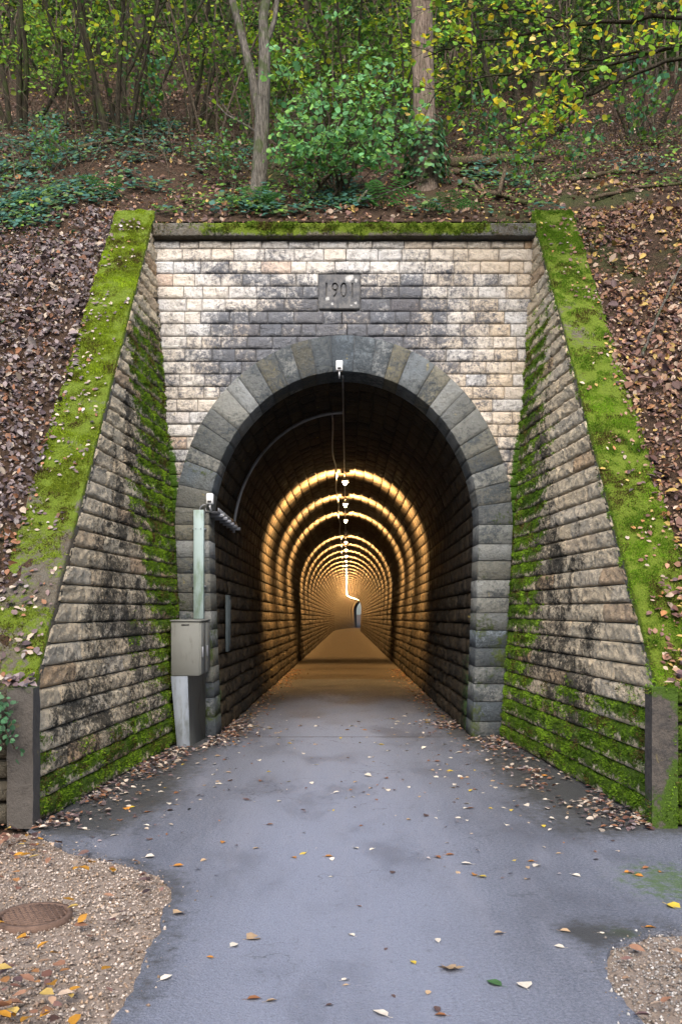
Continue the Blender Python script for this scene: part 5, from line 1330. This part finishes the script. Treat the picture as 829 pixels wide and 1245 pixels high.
# background trees up the slope
protos = []
for k, (cols, H) in enumerate(((LIME + GREEN, 9), (DARKG + GREEN, 10), (GREEN, 8))):
    G = Grow(230 + k); b = np.zeros(3); P = [b + [0, 0, -0.3]]; d_ = np.array([0.05, 0, 1.0])
    for i in range(12): d_ = unit(d_ + G.g.normal(0, 0.04, 3) + [0, 0, 0.05]); P.append(P[-1] + d_ * H / 12)
    P = np.array(P); G.tube(P, np.linspace(0.15 + 0.03 * k, 0.04, 13), 8, 0.05)
    for i in range(4, 13):
        for q in range(3):
            a = G.g.random() * 6.28; G.branch(P[i], (math.cos(a), math.sin(a), 0.25), 2.3 * (1.15 - i / 16), 0.03, 2, 0.05, 0.25, 4, 0.10, 0.06, 4, 0.85, 0.2)
    protos.append(G.finish('background_tree', (0, 0, 0), 'x', 'tree', M['bark_dark'], cols, 0.10, wid=1.35, keep=0.5))
spots = [(60, 19, 0), (100, 27, 1), (180, 21, 1), (215, 30, 0), (285, 22, 0), (350, 18, 1), (375, 26, 2), (430, 20, 0), (470, 29, 1), (545, 19, 1), (590, 24, 2), (650, 21, 1), (700, 28, 1), (735, 18.5, 2), (790, 23, 1), (840, 19, 1), (-20, 22, 1), (20, 31, 0), (320, 32, 1), (520, 34, 0), (620, 33, 1), (150, 35, 2), (260, 38, 0), (420, 38, 1), (760, 35, 0)]
spots = [q for q in spots if q[1] > 20.5]; spots.sort()
g = np.random.default_rng(240); used = set()
KN = ('lime green', 'dark green', 'mid green')
for i, (px, y, k) in enumerate(spots):
    b = px_base(px, y); sc = 0.85 + 0.4 * g.random(); lab = '%s woodland tree up the slope, %s from the left' % (KN[k], ORDX[i])
    if k not in used:
        used.add(k); o = protos[k]; o.location = b; o.rotation_euler = (0, 0, g.random() * 6.28); o.scale = (sc,) * 3; o['label'] = lab; o['group'] = 'woodland trees up the slope'
    else: copy_tree(protos[k], b, g.random() * 6.28, sc, lab, 'woodland trees up the slope')

# understorey bushes filling the wood
bush = []
for k, cols in enumerate((LIME[:3], GREEN, DARKG)):
    G = Grow(240 + k)
    for q in range(9):
        a = q * 0.7 + G.g.random(); d_ = unit(np.array([math.cos(a) * 0.55, math.sin(a) * 0.55, 1.0])); P = [np.array([0.12 * math.cos(a), 0.12 * math.sin(a), -0.1])]; L = 2.2 + 1.5 * G.g.random()
        for i in range(9): d_ = unit(d_ + G.g.normal(0, 0.08, 3) + np.array([math.cos(a), math.sin(a), 0]) * 0.06 * i / 3 - np.array([0, 0, 0.03 * i])); P.append(P[-1] + d_ * L / 9)
        P = np.array(P); G.tube(P, np.linspace(0.022, 0.006, 10), 4)
        for i in range(2, 10):
            for z_ in range(2): G.branch(P[i], (G.g.normal(), G.g.normal(), 0.15 + 0.2 * G.g.normal()), 0.75, 0.006, 1, -0.1, 0.3, 3, 0.06, 0.03, 3, 0.8, 0.4)
    bush.append(G.finish('understorey_bush', (0, 0, 0), 'x', 'bush', M['twig'], cols, 0.075, wid=1.4, crown_name='foliage', nup=0.6))
bs = [(15, 18, 0), (70, 21, 0), (-10, 24, 2), (120, 24, 2), (160, 19.5, 2), (200, 26, 0), (250, 20, 1), (270, 25, 0), (300, 29, 0), (345, 20.5, 2), (385, 17.5, 0), (405, 23, 0), (445, 18.5, 0), (480, 22, 1), (500, 27, 2), (540, 17, 2), (570, 21, 2), (600, 26, 1), (620, 18.5, 2), (665, 23, 2), (690, 17.5, 1), (730, 21, 2), (760, 25, 1), (800, 18.5, 1), (825, 22, 2), (845, 16.5, 1), (40, 29, 0), (95, 33, 1), (230, 33, 2), (360, 33, 1), (440, 31, 0), (550, 32, 2), (640, 31, 0), (710, 33, 2), (790, 30, 0), (150, 29, 0), (50, 40, 1), (140, 43, 0), (240, 42, 1), (330, 42, 0), (410, 45, 2), (500, 40, 0), (590, 43, 1), (680, 40, 2), (770, 43, 0), (835, 40, 1)]
bs = [(a_, b_, (1 if (k_ == 0 and i_ % 3 == 1) else (2 if (k_ == 0 and i_ % 3 == 2 and a_ > 150) else k_))) for i_, (a_, b_, k_) in enumerate(bs) if i_ % 6 != 5]; bs = [q for q in bs if not (q[0] > 520 and q[1] < 19.2) and not (q[0] < 350 and q[1] < 20.2)]; bs.sort(); g = np.random.default_rng(249); cntk = [0, 0, 0]
for i, (px, y, k) in enumerate(bs):
    b = px_base(px, y); sc = (0.8 + 0.4 * g.random()) * (1.0 if y < 27 else 1.5); cntk[k] += 1
    lab = '%s leafy understorey bush on the slope, %s such bush from the left' % (('lime green', 'mid green', 'dark green')[k], (ORD + ['thirteenth', 'fourteenth', 'fifteenth', 'sixteenth', 'seventeenth', 'eighteenth', 'nineteenth', 'twentieth'])[cntk[k] - 1])
    if cntk[k] == 1: o = bush[k]; o.location = b; o.scale = (sc,) * 3; o['label'] = lab; o['group'] = 'understorey bushes up the slope'
    else: copy_tree(bush[k], b, g.random() * 6.28, sc, lab, 'understorey bushes up the slope')

# low saplings and bare twiggy undergrowth
G = Grow(250); b = np.zeros(3)
for k in range(4):
    a = k * 1.57; P = G.branch(b, (math.cos(a) * 0.3, math.sin(a) * 0.3, 1), 1.3, 0.012, 1, 0.1, 0.3, 5, 0.05, 0.03, 4, 0.9)
sap = G.finish('sapling', (0, 0, 0), 'x', 'sapling', M['twig'], BLUEG + GREEN, 0.075, wid=1.4, crown_name='foliage')
sp2 = [(285, 13.2, 0.7, 'small sapling left of the forked pale trunk'), (352, 13.0, 0.55, 'knee-high sapling right of the forked pale trunk'), (375, 12.0, 0.4, 'low seedling behind the coping under the broad-leaved shrub'), (640, 12.6, 0.7, 'sapling beside the fallen logs right of the straight trunk'), (700, 13.5, 0.8, 'sapling at the right end of the fallen logs'), (60, 13.5, 0.6, 'sapling over the ivy at far left of the bank'), (590, 14.5, 0.9, 'sapling behind the nearest fallen log'), (500, 16.5, 1.2, 'tall sapling in the shade left behind the straight trunk'), (300, 16.5, 1.2, 'tall sapling in the shade behind the forked trunk'), (190, 15.0, 0.9, 'sapling at the right foot of the hazel clump'), (770, 15.0, 1.1, 'leafy sapling on the bank at upper right')]
for i, (px, y, sc, lab) in enumerate(sp2):
    b = px_base(px, y) + [0, 0, 0.05]
    if i == 0: sap.location = b; sap.scale = (sc,) * 3; sap['label'] = lab; sap['group'] = 'saplings on the bank'
    else: copy_tree(sap, b, g.random() * 6.28, sc, lab, 'saplings on the bank')
tw = MB(); g = np.random.default_rng(251)
for k in range(1500):
    px = g.random() * 860 - 15; y = 13.2 + 11 * g.random() ** 1.2
    if 540 < px and y < 14.5 and g.random() < 0.6: continue
    b = px_base(px, y); L = 0.6 + 1.7 * g.random(); d_ = unit(np.array([g.normal() * 0.8, g.normal() * 0.5, 0.8])); P = [b]
    for i in range(7): d_ = unit(d_ + g.normal(0, 0.14, 3) - np.array([0, 0, 0.16])); P.append(P[-1] + d_ * L / 7)
    V, F = tube_vf(np.array(P), np.linspace(0.009, 0.003, 8), 3, cap=False); tw.add(V, F)
for k in range(110):
    px = g.random() * 860 - 15; y = 15 + 14 * g.random(); b = px_base(px, y); d_ = unit(np.array([g.normal() * 0.16, g.normal() * 0.12, 1.0])); P = [b]; L = 4 + 4 * g.random()
    for i in range(8): d_ = unit(d_ + g.normal(0, 0.06, 3)); P.append(P[-1] + d_ * L / 8)
    V, F = tube_vf(np.array(P), np.linspace(0.014 + 0.02 * g.random(), 0.006, 9), 4, cap=False); tw.add(V, F)
o = tw.build('undergrowth', M['twig'], origin=(0, 0, 0)); tag(o, 'tangle of bare twigs and bramble stems under the trees', None, None, 'stuff')

# ivy and bramble ground cover, left bank and behind the coping
def cover(name, n, fx, seed, cols, label, size):
    g = np.random.default_rng(seed); px = g.random(n) * 860 - 20; y = 11.3 + 5.5 * g.random(n) ** 1.2
    x = (px - CX) * y / FPX; P0 = np.stack([x, y, y * 0], -1)
    k = (fbm(P0, 0.9, seed) + 0.2 * g.random(n) + fx(px, y) > 0.62) & ~((np.abs(x - X0) < 2.9) & (y < 11.55)); x, y = x[k], y[k]; n = len(x)
    P = np.stack([x, y, hill_z(x, y)], -1); N = hill_normal(x, y); hgt = (0.03 + 0.28 * fbm(P, 1.8, seed + 2) * g.random(n))[:, None]
    P = P + np.array([0, -0.2, 1.0]) * hgt; N = N + g.normal(0, 0.3, (n, 3)) + [0, -0.25, 0.5]
    V, F = leaves_vf(P, N, size * (0.6 + 0.8 * g.random(n)), g, wid=1.5)
    o = put(name, V, F, M['leaf'], None, {'col': np.repeat(pick(cols, n, g, var=0.25), 6, 0)}, origin=(0, 0, 0)); tag(o, label, None, None, 'stuff')
cover('ivy_cover', 26000, lambda px, y: np.where(px < 330, 0.10, -0.14) - 0.16 * (y > 14.0) + np.where((px > 330) & (px < 600), 0.16, 0.0) * (y < 12.4), 261, [(0.045, 0.13, 0.11), (0.07, 0.18, 0.14), (0.07, 0.17, 0.08), (0.035, 0.09, 0.06), (0.13, 0.21, 0.06)], 'blue-green ivy and bramble carpet on the left bank', 0.075)
cover('herb_cover', 10000, lambda px, y: np.where((px > 640) & (y > 14.5), 0.08, -0.05), 262, GREEN + DARKG, 'low green herbs dotted over the woodland floor', 0.06)
g = np.random.default_rng(263); n = 2400; x = -2.6 - 4 * g.random(n); y = 7 + 4.5 * g.random(n); P = np.stack([x, y, hill_z(x, y) + 0.03], -1); k = (fbm(P, 1.3, 264) > 0.62) | ((y > 10.8) & (fbm(P, 1.3, 264) > 0.5)); P = P[k]
V, F = leaves_vf(P, np.tile([0, -0.5, 0.9], (len(P), 1)) + g.normal(0, .3, (len(P), 3)), 0.03 + 0.03 * g.random(len(P)), g, wid=1.4)
o = put('moss_patches', V, F, M['leaf'], None, {'col': np.repeat(pick([(0.06, 0.10, 0.015), (0.09, 0.13, 0.02), (0.04, 0.09, 0.03)], len(P), g), 6, 0)}, origin=(0, 0, 0)); tag(o, 'green seedlings and moss among litter on the left slope', None, None, 'stuff')

# ferns behind the coping
def fern(px, y, seed, label, sc=1.0):
    b = px_base(px, y) + [0, 0, 0.06]; G = Grow(seed); t_ = empty('fern', tuple(b), label, 'fern', 'ferns behind the coping'); 
    for k in range(9):
        a = k * 0.7 + G.g.random(); L = (0.42 + 0.2 * G.g.random()) * sc; u = np.linspace(0, 1, 12)
        P = b + np.stack([np.cos(a) * L * u, np.sin(a) * L * u - 0.1 * u, L * (0.9 * u - 0.75 * u ** 2)], -1)
        mb = MB(); V, F = tube_vf(P, np.linspace(0.006, 0.002, 12), 3, cap=False); mb.add(V, F)
        T = np.array([np.cos(a), np.sin(a), 0]); S = np.array([-np.sin(a), np.cos(a), 0])
        for i in range(2, 12):
            for s_ in (-1, 1):
                l = 0.13 * sc * math.sin(math.pi * (0.15 + 0.8 * u[i])); q = P[i]; mb.add([q, q + s_ * S * l * .5 + T * 0.03 * sc, q + s_ * S * l + T * .03 - [0, 0, .02], q + s_ * S * l * 0.5 - T * 0.012 * sc], [[0, 1, 2, 3]])
        o = mb.build('frond', M['leaf'], t_); col = np.tile(np.array([0.06, 0.17, 0.04]) * (0.8 + 0.5 * G.g.random()), (len(o.data.vertices), 1)).astype(np.float32)
        at = o.data.attributes.new('col', 'FLOAT_COLOR', 'POINT'); at.data.foreach_set('color', np.c_[col, np.ones(len(col), np.float32)].astype(np.float32).ravel())
fern(465, 12.0, 271, 'green fern behind the coping left of the straight trunk')
fern(312, 11.9, 272, 'blue-green fern at the foot of the forked trunk', 0.8)
fern(545, 11.8, 273, 'small fern behind the coping right of the straight trunk', 0.7)
fern(130, 12.4, 274, 'fern in the ivy above the left coping', 0.8)

# fallen logs and branches at right
def log(pts, r0, r1, label, seed, mat='log'):
    P = np.array(pts); u = np.linspace(0, len(P) - 1, 16); P = np.stack([np.interp(u, np.arange(len(P)), P[:, k]) for k in range(3)], -1); P[1:-1] += np.random.default_rng(seed).normal(0, r0 * 0.22, (14, 3))
    V, F = tube_vf(P, np.linspace(r0, r1, 16), 8, rough=0.12, seed=seed); o = put('fallen_branch', V, F, M[mat], smooth=True); tag(o, label, 'branch', 'fallen branches on the slope'); return o
def gp_h(px, y, up=0.06): q = px_base(px, y); return q + np.array([0, 0, 0.08 + up])
log([gp_h(545, 14.2), gp_h(590, 14.0, .22), gp_h(625, 14.1, .30), gp_h(660, 14.6, .25)], 0.09, 0.05, 'thick arched mossy log lying right of the straight trunk', 281)
log([gp_h(552, 13.5), gp_h(600, 13.4), gp_h(645, 13.6)], 0.05, 0.035, 'straight fallen log lying below the arched mossy log', 282)
log([gp_h(605, 12.2, .1), gp_h(612, 12.4, .35), gp_h(617, 12.7, .5)], 0.035, 0.02, 'short broken stick leaning upright behind the coping', 283)
log([gp_h(560, 13.0), gp_h(590, 12.5), gp_h(640, 12.0)], 0.045, 0.03, 'slanting fallen branch near the right end of the coping', 284)
log([gp_h(690, 13.0), gp_h(740, 13.3), gp_h(800, 13.2)], 0.045, 0.02, 'long fallen branch on the litter above the right coping', 285)
log([gp_h(720, 12.0), gp_h(770, 12.4), gp_h(845, 12.6)], 0.03, 0.02, 'thin fallen branch crossing the litter toward the right edge', 286)
log([gp_h(780, 9.1, .05), gp_h(800, 9.5, .10), gp_h(829, 10.2, .12)], 0.018, 0.010, 'pale crooked stick on the right leaf slope', 287, 'bark_pale')
log([gp_h(432, 11.8, .1), gp_h(455, 12.2, .3), gp_h(490, 12.8, .45)], 0.02, 0.01, 'pale bent stick leaning behind the coping below the shrub', 288, 'bark_pale')
log([gp_h(400, 11.7, .02), gp_h(450, 12.0, .1), gp_h(505, 12.2, .3)], 0.016, 0.008, 'thin bare stick lying along the coping near the shrub', 289, 'bark_pale')
log([gp_h(40, 14.2), gp_h(90, 14.5), gp_h(150, 14.3, .2)], 0.05, 0.03, 'fallen log below the left hazel stems', 290)
log([gp_h(10, 9.2, .03), gp_h(45, 9.8, .04), gp_h(70, 10.2, .04)], 0.012, 0.008, 'thin twig on the left leaf slope', 291)

# ivy tuft hanging over the left low wall
g = np.random.default_rng(301); b = np.array([-2.52, 6.33, 0.98]); pl_ = empty('hanging_ivy', tuple(b), 'green ivy tuft hanging over the dark wall at left edge', 'ivy'); n = 260; G = Grow(302)
ends = []
for k in range(7):
    e_ = b + np.array([0.20 * g.normal(), -0.10 - 0.06 * g.random(), -0.25 - 0.30 * g.random()]); P = np.array([b * (1 - u) + e_ * u + np.array([0, -0.10 * math.sin(3.14 * u), 0.06 * math.sin(3.14 * u)]) for u in np.linspace(0, 1, 8)]); G.tube(P, 0.005, 4); ends.append(P)
G.wood.build('stem', M['twig'], pl_, origin=b)
P = np.array([ends[g.integers(0, 7)][g.integers(1, 8)] for _ in range(n)]) + g.normal(0, 0.05, (n, 3)); N = g.normal(0, 0.5, (n, 3)) + [0, -0.9, 0.5]
V, F = leaves_vf(P, N, 0.028 + 0.028 * g.random(n), g, wid=1.3); put('foliage', V, F, M['leaf'], pl_, {'col': np.repeat(pick([(0.08, 0.22, 0.10), (0.12, 0.26, 0.13), (0.06, 0.16, 0.07)], n, g), 6, 0)}, origin=b)
